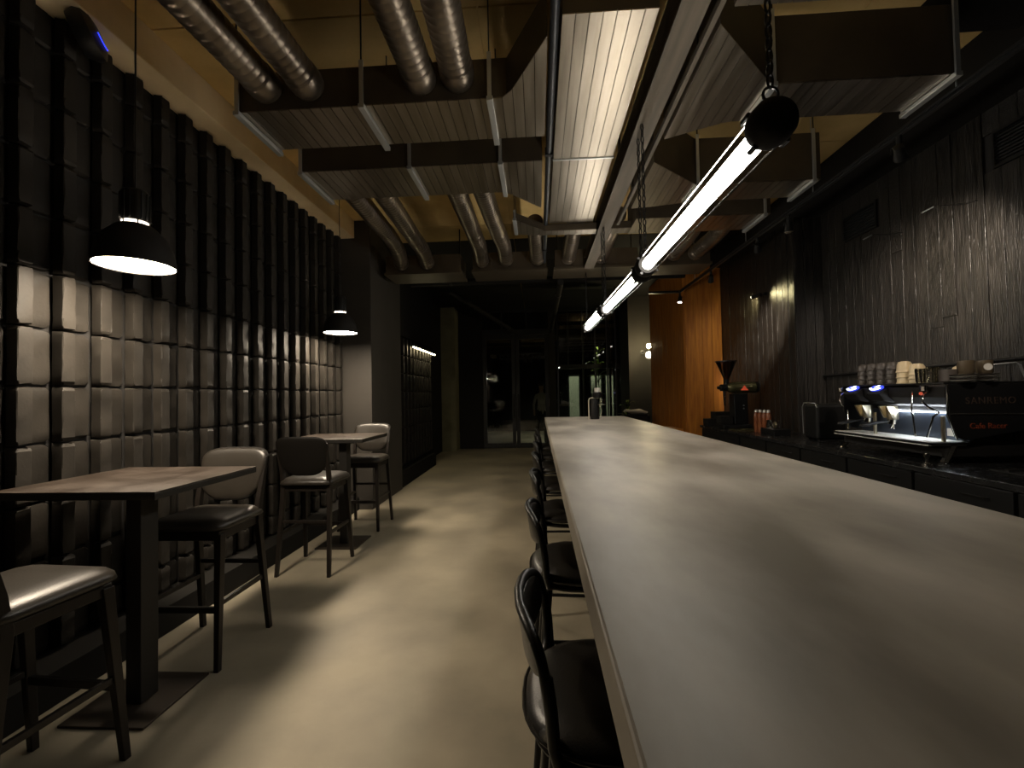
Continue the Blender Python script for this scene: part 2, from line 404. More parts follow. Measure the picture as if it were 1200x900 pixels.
for k, (x0, x1) in enumerate(((-1.445, -.60), (-.58, .275))):
    t = thing('door_%d' % (k + 1), ['left leaf of the black framed glass doors', 'right leaf of the black framed glass doors'][k], 'door', ((x0 + x1) / 2, YB, 0)); t['kind'] = 'structure'
    hw = (x1 - x0) / 2
    G().box(-hw, -hw + .09, .01, .07, .01, 2.99).box(hw - .09, hw, .01, .07, .01, 2.99).box(-hw + .09, hw - .09, .01, .07, .01, .13).box(-hw + .09, hw - .09, .01, .07, 2.86, 2.99).build('door_frame', M_blk, t)
    G().box(-hw + .09, hw - .09, .035, .045, .13, 2.86).build('pane', M_glass, t)
    sx = 1 if k == 0 else -1
    G().tube([(sx * (hw - .05), .0, .8), (sx * (hw - .05), -.05, .82), (sx * (hw - .05), -.05, 1.38), (sx * (hw - .05), .0, 1.4)], .012, 8).build('handle', M_blk, t, smooth=True)
# vestibule posts in front of the glass (thin bright edges)
t = thing('glass_screen', 'tall clear glass screen between the slim steel posts', 'glass', (1.05, 9.5, 0))
G().box(-.61, -.01, -.005, .005, .02, 3.6).build('pane', M_glass, t); G().box(.0, .39, -.005, .005, .02, 3.6).build('pane', M_glass, t)
G().box(.43, .57, -.005, .005, .02, 3.6).build('pane', M_glass, t)
G().box(-.61, .39, -.012, .012, 0, .02).build('floor_channel', M_blk, t)
for x in (-.627, .41, .59):
    p = G().box(x - .014, x + .014, -.014, .014, .012, 3.64).build('post', M_blk, t); G().box(x - .016, x + .016, -.045, .045, 0, .012).build('foot_plate', M_blk, p)

# outside
wo = G().box(-6, 8, 17.4, 17.5, -.02, 5.5).build('wall_outside', M_wallb); struct(wo, 'dark wall across the yard beyond the glass front')
for k, (x, wd) in enumerate(((1.11, .30), (1.79, .30), (2.20, .22))):
    t = thing('frosted_door', ['pale green frosted panel outside, leftmost of three', 'pale green frosted panel outside, middle of three', 'narrow pale green frosted panel outside, rightmost of three'][k], 'panel', (x, 14, -.02))
    G().box(-wd / 2, wd / 2, -.01, .01, .05, 1.96).build('panel', M_frost, t); G().box(-wd / 2 - .03, -wd / 2, -.02, .02, 0, 2.0).box(wd / 2, wd / 2 + .03, -.02, .02, 0, 2.0).box(-wd / 2, wd / 2, -.02, .02, 1.96, 2.0).box(-wd / 2, wd / 2, -.02, .02, 0, .05).build('frame', M_blk, t)
def plant(loc, h, n, label, seed, pot=True, spread=.3):
    rnd = random.Random(seed); t = thing('potted_plant', label, 'plant', loc)
    if pot: G().lathe([(.10, 0), (.14, .25), (.13, .25), (.11, .22)], n=16).build('pot', M_blkm, t, smooth=True)
    G().tube([(0, 0, .2), (.01, .01, h * .6), (-.01, 0, h * .85)], .012, 6).build('stem', M_blkm, t)
    for i in range(n):
        g = G(); an = rnd.uniform(0, 2 * PI); L_ = rnd.uniform(.22, .4); zb = rnd.uniform(h * .35, h * .85); sp = spread * rnd.uniform(.6, 1.2)
        vs = []
        for q in range(5):
            u = q / 4; r_ = u * sp; z = zb + L_ * (u * 1.1 - .8 * u * u); ww = .035 * math.sin(PI * min(.98, u * .9 + .08))
            for s_ in (-1, 0, 1): vs.append((r_ * math.cos(an) - s_ * ww * math.sin(an), r_ * math.sin(an) + s_ * ww * math.cos(an), z + (0 if s_ else -.01)))
        g.add(vs, [(q * 3 + j, q * 3 + j + 1, q * 3 + j + 4, q * 3 + j + 3) for q in range(4) for j in range(2)])
        g.build('leaf', M_leaf, t, smooth=True)
    return t
plant((1.72, 12.9, -.02), 3.15, 26, 'tall yellow green plant outside the glass above the frosted panels', 3, True, .32)
plant((2.0, 10.9 - .65, 0), 1.35, 16, 'dark leafy plant in a pot behind the end of the bar', 5, True, .26)

# ------------------------------------------------------------------ ducts
def strips(parent, xr, poly_y, z, pitch=.06, t_=.006):
    x0, x1 = xr; x = x0; k = 0
    n = max(1, round((x1 - x0) / pitch)); p = (x1 - x0) / n
    for k in range(n):
        xa, xb = x0 + k * p + .0022, x0 + (k + 1) * p - .0022
        ya0, ya1 = poly_y(xa); yb0, yb1 = poly_y(xb)
        dz = random.uniform(0, .0012)
        if ya1 - ya0 < .004 and yb1 - yb0 < .004: continue
        ya1 = max(ya1, ya0 + .002); yb1 = max(yb1, yb0 + .002)
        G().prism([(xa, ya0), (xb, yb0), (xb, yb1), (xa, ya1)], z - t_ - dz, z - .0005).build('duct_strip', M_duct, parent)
def lerp(tab, x):
    for (xa, ya), (xb, yb) in zip(tab, tab[1:]):
        if x <= xb: return ya + (yb - ya) * (x - xa) / (xb - xa) if xb > xa else ya
    return tab[-1][1]
def duct(name, label, near, far, z0, z1, splits=()):
    x0, x1 = near[0][0], near[-1][0]
    t = thing(name, label, 'duct', ((x0 + x1) / 2, near[0][1], z0)); ox, oy, oz = t.location
    poly = [(x - ox, y - oy) for x, y in near] + [(x - ox, y - oy) for x, y in reversed(far)]
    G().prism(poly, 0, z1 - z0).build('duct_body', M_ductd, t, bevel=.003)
    if splits:
        ysp = [None] + list(splits) + [None]
        for s_ in range(len(ysp) - 1):
            lo_ = (lambda x, s_=s_: lerp(near, x) if ysp[s_] is None else ysp[s_] + .004); hi_ = (lambda x, s_=s_: lerp(far, x) if ysp[s_ + 1] is None else ysp[s_ + 1] - .004)
            strips(t, (x0 - ox, x1 - ox), lambda x: (lo_(x + ox) - oy, hi_(x + ox) - oy), 0)
        for s_ in splits: G().box(x0 - ox - .004, x1 - ox + .004, s_ - oy - .006, s_ - oy + .006, -.014, -.001).build('joint_flange', M_zinc, t)
    else: strips(t, (x0 - ox, x1 - ox), lambda x: (lerp(near, x + ox) - oy, lerp(far, x + ox) - oy), 0)
    return t
def hanger(t, x, y0, y1, zt=3.645, one=False, w_=.035):
    ox, oy, oz = t.location; ztop = max(v.co.z for v in t.children[0].data.vertices)
    g = G(); z = 3.05 - .012
    g.box(x - w_ / 2 - ox, x + w_ / 2 - ox, y0 - .03 - oy, y1 + .03 - oy, z - .022 - oz, z - oz + .003)
    g.build('hanger_channel', M_zinc, t, bevel=.002)
    for yy in ((y0 - .02,) if one else (y0 - .02, y1 + .02)):
        G().bar((x - ox, yy - oy, z - oz - .02), (x - ox, yy - oy, ztop + .02), .022, .012).build('hanger_rod', M_zinc, t)
        G().bar((x - ox, yy - oy, ztop + .02), (x - ox, yy - oy, zt - oz), .007, .007).build('threaded_rod', M_blk, t)
dC = duct('air_duct', 'wide brushed metal duct with seamed underside running down the room centre', [(.14, 1.97), (.57, 1.97)], [(.14, 4.42), (.57, 4.42)], 3.10, 3.36, (3.21,))
d1 = duct('air_duct', 'nearer metal duct on the left, reaching towards the block wall', [(-1.69, 2.43), (-.14, 2.43), (.075, 2.02)], [(-1.69, 2.82), (.075, 2.82)], 3.05, 3.27)
d2 = duct('air_duct', 'farther metal duct on the left, parallel to the nearer one', [(-1.70, 3.12), (.06, 3.12)], [(-1.70, 3.58), (-.23, 3.58), (.06, 3.92)], 3.05, 3.27)
d3 = duct('air_duct', 'short cross duct under the far end of the wide centre duct', [(-.2, 4.11), (.1, 4.44), (.95, 4.44)], [(-.2, 4.50), (.1, 4.55), (.95, 4.58)], 3.03, 3.098)
d4 = duct('air_duct', 'nearest metal duct on the right, above the first tube lamp', [(.85, 2.02), (1.285, 2.45), (2.24, 2.45)], [(.85, 2.93), (1.18, 2.77), (2.24, 2.76)], 3.05, 3.42)
d5 = duct('air_duct', 'second metal duct on the right, with a slanted front corner', [(.86, 3.22), (1.29, 3.61), (2.25, 3.61)], [(.86, 4.02), (1.03, 4.0), (1.35, 3.93), (2.25, 3.92)], 3.05, 3.42)
d6 = duct('air_duct', 'third metal duct on the right, nearest the far wall', [(.96, 4.27), (2.2, 4.27)], [(.96, 4.66), (2.2, 4.66)], 3.05, 3.42)
d0 = duct('air_duct', 'metal duct on the right at the top edge, nearer than the others', [(.87, 1.15), (2.55, 1.15)], [(.87, 1.93), (2.55, 1.93)], 3.05, 3.42)
for x in (1.2, 2.2): hanger(d0, x, 1.15, 1.62)
so = G().box(2.86, 3.335, -1.2, 7.49, 3.42, 3.648).box(2.30, 2.86, -1.2, 2.76, 3.50, 3.648).build('trim_5', M_wallb); struct(so, 'black boxed soffit along the top of the plank wall', 'soffit')
for x in (-1.68, -.955, -.235): hanger(d1, x, 2.43, 2.82)
for x in (-1.685, -.885, -.235): hanger(d2, x, 3.12, 3.58)
hanger(d3, -.19, 4.14, 4.46)
for x in (1.29, 2.22): hanger(d4, x, 2.45, 2.76)
for x in (1.30, 2.19): hanger(d5, x, 3.61, 3.92)
for x in (2.14,): hanger(d6, x, 4.27, 4.66)
t = thing('ceiling_beam', 'long brown steel beam that carries the tube lamps over the bar', 'beam', (.67, .2, 2.98))
G().box(-.06, .06, 0, 5.5, .0, .012).build('bottom_flange', M_lbeam, t); G().box(-.008, .008, 0, 5.5, .012, .15).build('web', M_lbeam, t); G().box(-.06, .06, 0, 5.5, .15, .162).build('top_flange', M_lbeam, t)
for yy in (.6, 1.7, 3.3, 4.9): G().bar((0, yy, .16), (0, yy, .665), .02, .02).build('hanger_rod', M_blk, t)
t = thing('ceiling_pipe', 'thin black pipe in the gap left of the wide centre duct', 'pipe', (.107, .6, 3.10))
G().tube([(0, 0, 0), (0, 5.2, 0)], .022, 12).build('pipe', mat('blue_black', (.02, .022, .026), .4, .3), t, smooth=True)
for yy in (.5, 2.5, 4.6): G().box(-.027, .027, yy, yy + .03, -.027, .027).build('clamp', M_blk, t)
t = thing('cable_tray', 'narrow metal rail beside the brown beam near the right ducts', 'rail', (.812, .4, 3.04))
G().box(-.012, .012, 0, 4.0, 0, .03).build('rail', M_lbeam, t); 
for yy in (.3, 1.8, 3.3): G().bar((0, yy, .03), (0, yy, .60), .01, .01).build('hanger_rod', M_blk, t)

def spiral(label, pts, r=.088, group=None):
    # ribs along a path: ridged circular duct
    P = [Vector(p) for p in pts]; t = thing('spiral_duct', label, 'duct', tuple(P[0]), 0, group)
    P = [p - P[0] for p in P]
    # corner smoothing
    Q = [P[0]]
    for i_ in range(1, len(P) - 1):
        a_, b_, c_ = P[i_ - 1], P[i_], P[i_ + 1]; d1_ = (a_ - b_).normalized(); d2_ = (c_ - b_).normalized(); s_ = .10
        for u in (0, .25, .5, .75, 1): Q.append((b_ + d1_ * s_) * (1 - u) ** 2 + b_ * 2 * u * (1 - u) + (b_ + d2_ * s_) * u * u)
    Q.append(P[-1])
    pts2, rad = [], []
    for a_, b_ in zip(Q, Q[1:]):
        L_ = (b_ - a_).length; n = max(1, int(L_ / .045))
        for k in range(n):
            p = a_ + (b_ - a_) * k / n; e = (b_ - a_).normalized() * min(.004, L_ / n * .3)
            pts2 += [p - e * .9, p, p + e * .9] if (k > 0) else [p]; rad += [r, r + .0016, r] if k > 0 else [r]
    pts2.append(Q[-1]); rad.append(r)
    G().tube(pts2, rad, 24).build('duct_pipe', M_spir, t, smooth=True, angle=60)
    dr = (P[1] - P[0]).normalized(); 
    for end, dd in ((P[-1], (P[-1] - P[-2]).normalized()),):
        G().tube([end - dd * .11, end - dd * .10, end - dd * .03, end - dd * .02], [r + .001, r + .006, r + .006, r + .001], 24).build('collar', M_spir, t, smooth=True)
    return t
grp = None
spiral('leftmost round spiral duct at the top left', [(-1.60, -.6, 3.175), (-1.505, 2.425, 3.17)])
spiral('second round spiral duct from the block wall', [(-1.34, -.6, 3.175), (-1.26, 2.425, 3.17)])
spiral('third round spiral duct from the block wall', [(-.66, -.6, 3.18), (-.62, 2.425, 3.165)])
spiral('fourth round spiral duct from the block wall, nearest the centre duct', [(-.36, -.6, 3.18), (-.41, 2.425, 3.165)])
spiral('far spiral duct bending down, nearest the pillar', [(-1.56, 3.585, 3.17), (-1.62, 4.9, 3.19), (-1.66, 5.3, 3.17), (-1.74, 5.67, 3.12)])
spiral('far spiral duct bending down, second from the pillar', [(-1.30, 3.585, 3.17), (-1.36, 4.8, 3.19), (-1.36, 5.3, 3.17), (-1.40, 5.67, 3.12)])
spiral('far spiral duct bending down, third from the pillar', [(-.67, 3.585, 3.17), (-.68, 4.7, 3.20), (-.66, 5.2, 3.16), (-.69, 5.67, 3.12)])
spiral('far spiral duct bending down, fourth from the pillar', [(-.45, 3.585, 3.17), (-.42, 4.7, 3.20), (-.37, 5.2, 3.16), (-.38, 5.67, 3.12)])
spiral('short spiral duct behind the left corner of the centre duct', [(.0, 4.62, 3.19), (.01, 5.2, 3.17), (.02, 5.67, 3.12)])
spiral('short spiral duct right behind the end of the centre duct', [(.42, 4.425, 3.20), (.42, 5.2, 3.17), (.41, 5.67, 3.12)])
spiral('short spiral duct behind the long brown beam', [(.83, 4.50, 3.19), (.83, 5.2, 3.17), (.82, 5.67, 3.12)])
spiral('short spiral duct on the right, behind the first tube lamp', [(1.70, 4.68, 3.19), (1.74, 5.2, 3.16), (1.72, 5.67, 3.12)])
spiral('short spiral duct on the right, farthest from the beam', [(2.02, 4.68, 3.19), (2.04, 5.2, 3.16), (1.98, 5.67, 3.12)])
for k, (x0, x1) in enumerate(((-1.97, -.98), (-.82, .135), (.245, 1.30), (1.40, 2.20))):
    t = thing('plenum_box', ['metal air plenum box nearest the pillar', 'metal air plenum box second from the pillar', 'metal air plenum box under the end of the brown beam', 'metal air plenum box farthest right'][k], 'duct', ((x0 + x1) / 2, 5.74, 3.0))
    hw = (x1 - x0) / 2
    G().box(-hw, hw, 0, .45, .03, .25).build('box', M_ductd, t, bevel=.003); G().box(-hw - .015, hw + .015, -.02, .47, 0, .03).build('bottom_flange', M_ductd, t)
    for sx in (-1, 1): G().bar((sx * (hw - .04), .2, .25), (sx * (hw - .04), .2, .645), .016, .016).build('hanger_rod', M_blk, t)
    g = G()
    for q in range(1, 4): g.box(-hw + 2 * hw * q / 4 - .006, -hw + 2 * hw * q / 4 + .006, -.008, .0, .03, .25)
    g.build('rib', M_ductd, t)
# cross pipes beyond plenum, and slanted pipe
for k, (p0, p1, r, lb) in enumerate((((-2.05, 7.2, 3.25), (2.35, 7.2, 3.25), .05, 'dark pipe crossing the room behind the plenum boxes'), ((-1.7, 8.6, 3.45), (-.5, 10.9, 2.9), .05, 'dark slanting pipe below the far ceiling'), ((.35, 6.4, 3.0), (.35, 11.5, 3.0), .045, 'dark pipe running to the glass front'))):
    t = thing('ceiling_pipe', lb, 'pipe', p0); q = Vector(p1) - Vector(p0); G().tube([(0, 0, 0), q], r, 14).build('pipe', M_blkm, t, smooth=True)
    dq = q.normalized(); 
    for u in (.15, .85): G().tube([q * u - dq * .02, q * u + dq * .02], r + .008, 14).build('clamp', M_blk, t, smooth=True); G().bar(q * u + Vector((0, 0, r)), q * u + Vector((0, 0, 3.648 - (p0[2] + q.z * u))), .01, .01).build('hanger_rod', M_blk, t)

# ------------------------------------------------------------------ pendants over the tables
def make_pendant(label, loc):
    t = thing('pendant_lamp', label, 'lamp', loc)   # origin at the rim centre
    R_ = .173
    sh = G().lathe([(R_, 0), (R_ * .985, .03), (R_ * .92, .09), (R_ * .76, .15), (R_ * .50, .198), (R_ * .40, .210)], n=40, caps=False)
    sh.lathe([(R_ * .37, .206), (R_ * .46, .192), (R_ * .73, .144), (R_ * .89, .087), (R_ * .955, .03), (R_ * .975, .0)], n=40, caps=False)
    sh.lathe([(R_, 0), (R_ * .975, 0)], n=40, caps=False)
    sh.build('shade', M_blkm, t, smooth=True)
    G().lathe([(R_ * .95, .006), (R_ * .95, .010)], n=40).build('diffuser', M_pend, t)
    G().lathe([(.056, .211), (.056, .226)], n=28).build('glow_ring', M_ring, t, smooth=True)
    g = G()
    for k in range(6):
        an = 2 * PI * k / 6 + .4; g.bar((.060 * math.cos(an), .060 * math.sin(an), .206), (.060 * math.cos(an), .060 * math.sin(an), .232), .005, .005)
    g.build('spacer', M_blk, t)
    g = G().lathe([(.040, .227), (.060, .228), (.060, .375), (.052, .388), (.01, .39)], n=32)
    g.build('heat_sink', M_blk, t, smooth=True)
    g = G()
    for k in range(16):
        an = 2 * PI * k / 16; M_ = Matrix.Rotation(an, 4, 'Z'); g.box(.059, .066, -.002, .002, .235, .37, M_)
    g.build('cooling_fin', M_blk, t)
    G().tube([(0, 0, .39), (0, 0, 3.645 - loc[2])], .004, 8).build('cord', M_blk, t, smooth=True)
    G().lathe([(.045, 3.62 - loc[2]), (.045, 3.648 - loc[2])], n=20).build('ceiling_rose', M_blk, t, smooth=True)
    return t
pA = make_pendant('black dome pendant lamp above the nearest table', (-2.04, 2.15, 2.09))
pB = dup(pA, (-2.09, 4.63, 2.09), 0, 'black dome pendant lamp above the farther table')

# ------------------------------------------------------------------ tube lamps over the bar
def chain(t, x, y, z0, z1, m_=M_blk):
    n = int((z1 - z0) / .034); p = (z1 - z0) / n; g0 = None
    lk = [(.0085 * math.cos(a_), 0, .021 * math.sin(a_)) for a_ in [2 * PI * k / 10 for k in range(10)]]
    me = G().tube(lk, .0035, 5, closed=True).mesh('chain_link', m_, True)
    for k in range(n): inst('chain_link', me, t, (x, y, z0 + p * (k + .5)), (0, 0, (k % 2) * PI / 2 + .3))
def tube_lamp(label, y0, y1, z0, z1, x=.65):
    t = thing('tube_lamp', label, 'lamp', (x, (y0 + y1) / 2, (z0 + z1) / 2))
    d = Vector((0, y1 - y0, z1 - z0)); hl = d / 2; u = d.normalized()
    G().tube([-hl + u * .07, hl - u * .07], .030, 20).build('glass_tube', M_tube, t, smooth=True)
    side = Vector((1, 0, 0)); vv = u.cross(side)
    for an in (PI / 4, 5 * PI / 4, 7 * PI / 4):
        off = (side * math.cos(an) + vv * math.sin(an)) * .052
        G().tube([-hl + u * .06 + off, hl - u * .06 + off], .0035, 6).build('cage_rod', M_chrome, t, smooth=True)
    for sgn in (-1, 1):
        c = hl * sgn; i_ = -u * sgn
        rings = [c + i_ * 0.0, c + i_ * .004, c + i_ * .02, c + i_ * .05, c + i_ * .075, c + i_ * .09]
        cp = G().tube(rings, [.030, .048, .059, .062, .058, .050], 28).build('end_cap', M_blkm, t, smooth=True, angle=50)
        for k in range(4):
            an = k * PI / 2 + .6; off = (side * math.cos(an) + vv * math.sin(an)) * .062
            G().tube([c + i_ * .06 + off, c + i_ * .095 + off], .008, 8).build('bolt', M_blk, cp, smooth=True)
        yy = c.y + i_.y * .045
        ring = [(0.020 * math.cos(a_), yy, c.z + .080 + .020 * math.sin(a_)) for a_ in [2 * PI * k / 14 for k in range(14)]]
        G().tube(ring, .004, 6, closed=True).build('eye_ring', M_blk, t, smooth=True)
        chain(t, 0, yy, c.z + .10, 2.972 - t.location.z)
    return t
tube_lamp('nearest glowing tube lamp hanging over the bar on chains', 1.18, 2.68, 2.115, 2.135, .64)
tube_lamp('middle glowing tube lamp over the bar, next after the nearest', 2.74, 4.30, 2.135, 2.185)
tube_lamp('farthest glowing tube lamp hanging over the bar end', 4.36, 5.90, 2.20, 2.25)

# strip light on far block wall
t = thing('strip_light', 'thin warm light strip along the top of the far block wall', 'lamp', (-2.085, 8.16, 2.25))
G().box(-.03, .012, -.77, .77, -.008, .02).build('housing', M_blk, t); G().box(-.012, .016, -.76, .76, -.020, -.008).build('diffuser', M_strip, t)

# globe wall lamp
t = thing('wall_lamp', 'glowing globe wall lamp beside the orange column', 'lamp', (2.45, 10.0, 2.42))
G().lathe([(.05 * math.sin(PI * k / 12), -.05 * math.cos(PI * k / 12)) for k in range(13)], n=20, caps=False).build('globe', M_globe, t, smooth=True)
G().lathe([(.075 * math.sin(PI * k / 12), -.20 - .075 * math.cos(PI * k / 12)) for k in range(13)], n=24, caps=False).build('lower_globe', M_dome, t, smooth=True)
G().tube([(0, .57, -.08), (0, .11, -.08), (0, .03, -.075)], .01, 8).build('arm', M_blk, t, smooth=True)
G().tube([(0, .575, -.08), (0, .598, -.08)], .05, 16).build('wall_plate', M_blk, t, smooth=True)

# ------------------------------------------------------------------ track lights
t = thing('lighting_track', 'long black lighting track running above the back counter', 'track', (2.3, -.4, 3.0))
G().box(-.012, .012, 0, 7.7, -.018, .018).build('track_rail', M_blk, t); G().box(-.032, -.022, 0, 7.7, -.006, .006).build('cable', M_blk, t)
G().box(-.5, -.018, 7.664, 7.70, -.018, .018).build('track_rail', M_blk, t)
for yy in (1.5, 2.93, 4.2, 5.4, 7.0): G().bar((0, yy, .018), (0, yy, .648), .006, .006).build('suspension_rod', M_zinc, t)
def spot(label, y, target, power, on=True, x=2.3, z=2.98, size=1.0, ang=60):
    t = thing('track_spotlight', label, 'lamp', (x, y, z))
    d = (Vector(target) - Vector((x, y, z - .12))).normalized()
    G().lathe([(.016, -.07), (.016, 0)], n=12).build('stem', M_blk, t, smooth=True)
    c = Vector((0, 0, -.10))
    G().tube([c - d * .05, c - d * .045, c, c + d * .035, c + d * .05], [.012, .026, .030, .036, .038], 18, caps=True).build('lamp_head', M_blk, t, smooth=True)
    G().tube([c + d * .0505, c + d * .0525], .032, 18).build('lens', M_spotg if on else M_chrome, t)
    br = Vector((-d.y, d.x, 0)).normalized() * .042
    G().tube([Vector((0, 0, -.06)), Vector((0, 0, -.062)) + br, c + br], .004, 6).build('bracket', M_blk, t, smooth=True)
    if on:
        ld = D.lights.new('spot_beam', 'SPOT'); ld.energy = power; ld.spot_size = math.radians(ang); ld.spot_blend = .9; ld.color = (1, .85, .7); ld.shadow_soft_size = .03
        lo_ = D.objects.new('spot_beam', ld); COL.objects.link(lo_); lo_.parent = t; lo_.location = c + d * .06
        lo_.rotation_euler = d.to_track_quat('-Z', 'Y').to_euler()
    return t
spot('track spotlight nearest the viewer, aimed at the plank wall', 2.92, (3.35, 3.95, 2.1), 300, ang=66)
spot('small lit track spotlight, second from the viewer', 4.75, (3.03, 6.1, 2.1), 480, z=2.98, ang=33)
spot('unlit track spotlight hanging between the first two lit ones', 4.17, (2.3, 4.2, 0), 0, on=False)
spot('small lit track spotlight in front of the orange column', 7.30, (2.0, 6.9, 0.9), 5, ang=60)
spot('small lit track spotlight above the grinder', 6.0, (2.75, 7.5, 1.7), 5, ang=80)
spot('added track spotlight just past the frame, lighting the cups on the machine', 1.95, (2.72, 3.40, 1.45), 55, ang=46)  # unseen head on the track, added to brighten the cups
t = thing('wall_spotlight', 'small black spotlight fixed high on the nearer plank wall', 'lamp', (3.02, 6.05, 2.66))
G().box(-.04, .0, -.03, .03, -.02, .02).build('base', M_blk, t); G().tube([(-.06, .02, 0), (-.10, .16, .0)], .026, 14).build('lamp_head', M_blk, t, smooth=True)
G().tube([(-.1005, .162, 0), (-.101, .166, 0)], .022, 14).build('lens', M_dome, t)
for sgn, pw in ((1, 18.0), (-1, 7.0)):
    ld = D.lights.new('wall_beam', 'SPOT'); ld.energy = pw; ld.spot_size = math.radians(110); ld.spot_blend = .9; ld.color = (1, .86, .45); ld.shadow_soft_size = .03
    lo_ = D.objects.new('wall_beam', ld); COL.objects.link(lo_); lo_.parent = t; lo_.location = (-.11, .20 if sgn > 0 else -.06, -.0)
    lo_.rotation_euler = Vector((.5, sgn * .9, -.5)).to_track_quat('-Z', 'Y').to_euler()

# wall sconce rods with cables
for k, (y, z, lb) in enumerate(((3.95, 2.895, 'thin metal rod sconce with a curved black cable, higher on the planks'), (4.64, 2.905, 'thin metal rod sconce with a curved black cable, under the left vent'))):
    t = thing('rod_sconce', lb, 'lamp', (3.325, y, z)); G().tube([(-.006, .06, 0), (-.006, -.06, .004)], .007, 8).build('rod', M_zinc, t, smooth=True)
    G().tube([(-.006, -.06, .004), (-.008, -.2, -.045), (-.006, -.33, -.085), (.0, -.42, -.10)], .004, 6).build('cable', M_blk, t, smooth=True)
t = thing('wall_rail', 'thin black rail along the plank wall above the machine', 'rail', (3.31, 4.2, 1.58))
G().tube([(0, -1.9, .02), (0, 1.18, -.03)], .012, 10).build('rail', M_blk, t, smooth=True)
for yy in (-1.4, -.2, 1.0): G().bar((0, yy, 0), (.025, yy, 0), .02, .02).build('bracket', M_blk, t)
t = thing('wall_speaker', 'round black speaker with a blue light ring, high on the block wall', 'speaker', (-2.36, 2.20, 3.36))
sM = Matrix.Rotation(math.radians(68), 4, 'Y') @ Matrix.Rotation(math.radians(-25), 4, 'X')
G().lathe([(.02, -.05), (.10, -.045), (.125, 0), (.12, .03), (.085, .05), (.02, .058)], n=32, M=sM).build('housing', M_blk, t, smooth=True)
arc = [sM @ Vector((.075 * math.cos(a_), .075 * math.sin(a_), .058)) for a_ in [math.radians(-50 + 8 * k) for k in range(11)]]
G().tube(arc, .003, 6).build('blue_light', M_blue, t, smooth=True)
G().bar((0, 0, 0), (-.07, 0, .03), .03, .03).build('wall_bracket', M_blk, t)

# ------------------------------------------------------------------ bar counter
t = thing('bar_counter', 'long grey concrete bar counter with a row of stools', 'counter', (.58, 3.0, 0))
G().box(-.505, .51, -3.4, 2.82, 1.034, 1.10).build('countertop', M_bar, t, bevel=.006, seg=3)
G().box(-.16, .45, -3.3, 2.76, .06, 1.033).build('bar_body', M_blkm, t); G().box(-.12, .42, -3.28, 2.74, 0, .06).build('plinth', M_blk, t)

# ------------------------------------------------------------------ back counter
t = thing('back_counter', 'low black back counter under the espresso machine', 'counter', (2.38, 4.0, 0))
G().box(0, .93, -3.5, 1.40, .865, .90).box(0, .64, 1.40, 2.80, .865, .90).build('countertop', mat('black_stone', (.012, .012, .012), .25, 0, (.02, .02, .02), 20, 5, rvar=.05), t, bevel=.003)
G().box(.03, .92, -3.45, 1.39, .08, .864).box(.03, .62, 1.39, 2.78, .08, .864).build('carcass', M_blkm, t)
y = -3.44
k = 0
while y < 2.7:
    dd = G().box(.008, .029, y + .002, y + .598, .09, .855).build('cabinet_door', M_blk, t, bevel=.002)
    G().tube([(.004, y + .12, .80), (-.012, y + .13, .80), (-.012, y + .27, .80), (.004, y + .28, .80)], .004, 6).build('handle', M_blkm, dd, smooth=True)
    y += .62; k += 1
G().box(.06, .6, -3.4, 2.7, 0, .08).build('plinth', M_blkm, t)

# ------------------------------------------------------------------ espresso machine (front faces -X)
t = thing('espresso_machine', 'black two group espresso machine with lit work area on back counter', 'coffee machine', (2.6, 3.5, .90))
# side panels: outline in (x,z)
sp_ = [(.0, .515), (.0, .31), (.045, .175), (.10, .155), (.62, .245), (.62, .515)]
for sy, nm in ((-1, 'near'), (1, 'far')):
    o = G().prism(sp_, -.010, .010, axis='y').build('side_panel', M_blk, t, bevel=.003); o.location = (0, sy * .485, 0)
G().box(.14, .58, -.474, .474, .33, .49).build('boiler_housing', M_blk, t, bevel=.006)
G().prism([(.0, .50), (.0, .43), (.06, .38), (.14, .36), (.14, .50)], -.474, .474, axis='y').build('hood', M_blkm, t, bevel=.004)
G().box(.135, .16, -.474, .474, .15, .33).build('backsplash', mat('splash_steel', (.09, .11, .15), .3, .8), t)
G().box(-.02, .60, -.49, .49, .516, .526).build('cup_tray', M_blk, t, bevel=.002)
G().box(-.10, .14, -.474, .474, .125, .140).build('drip_tray_rim', M_blk, t)
tr = G().box(-.10, .13, -.46, .46, .118, .132).build('drip_tray', M_tray, t)
g0 = None
for k in range(21):
    o = G().box(-.095, .125, -.453 + k * .0435, -.453 + k * .0435 + .034, .141, .146).build('tray_slat', M_tray, t) if k == 0 else None
    if k == 0: g0 = o
    else: inst('tray_slat', g0.data, t, (0, k * .0435, 0))
G().box(-.02, .58, -.46, .46, .05, .117).build('base_pan', M_blkm, t)
G().box(.12, .134, -.44, .10, .322, .328).build('work_light', M_led, t)
for sy in (-1, 1):
    for fx in (.06, .54):
        sg = -1 if fx < .3 else 1
        G().taper((fx + sg * .08, sy * .47, .012), (fx, sy * .45, .13), .014, .014, .018, .016).build('leg', M_chrome, t, bevel=.002)
        G().lathe([(.03, 0), (.032, .006), (.02, .014)], c=(fx + sg * .08, sy * .47, 0), n=16).build('foot', M_chrome, t, smooth=True)
G().tube([(-.004, -.497, .512), (-.004, -.497, .32), (.045, -.497, .165)], .006, 8).build('side_trim', M_chrome, t, smooth=True)
G().tube([(.61, -.497, .315), (.01, -.497, .325)], .0035, 6).build('side_trim', M_chrome, t, smooth=True)
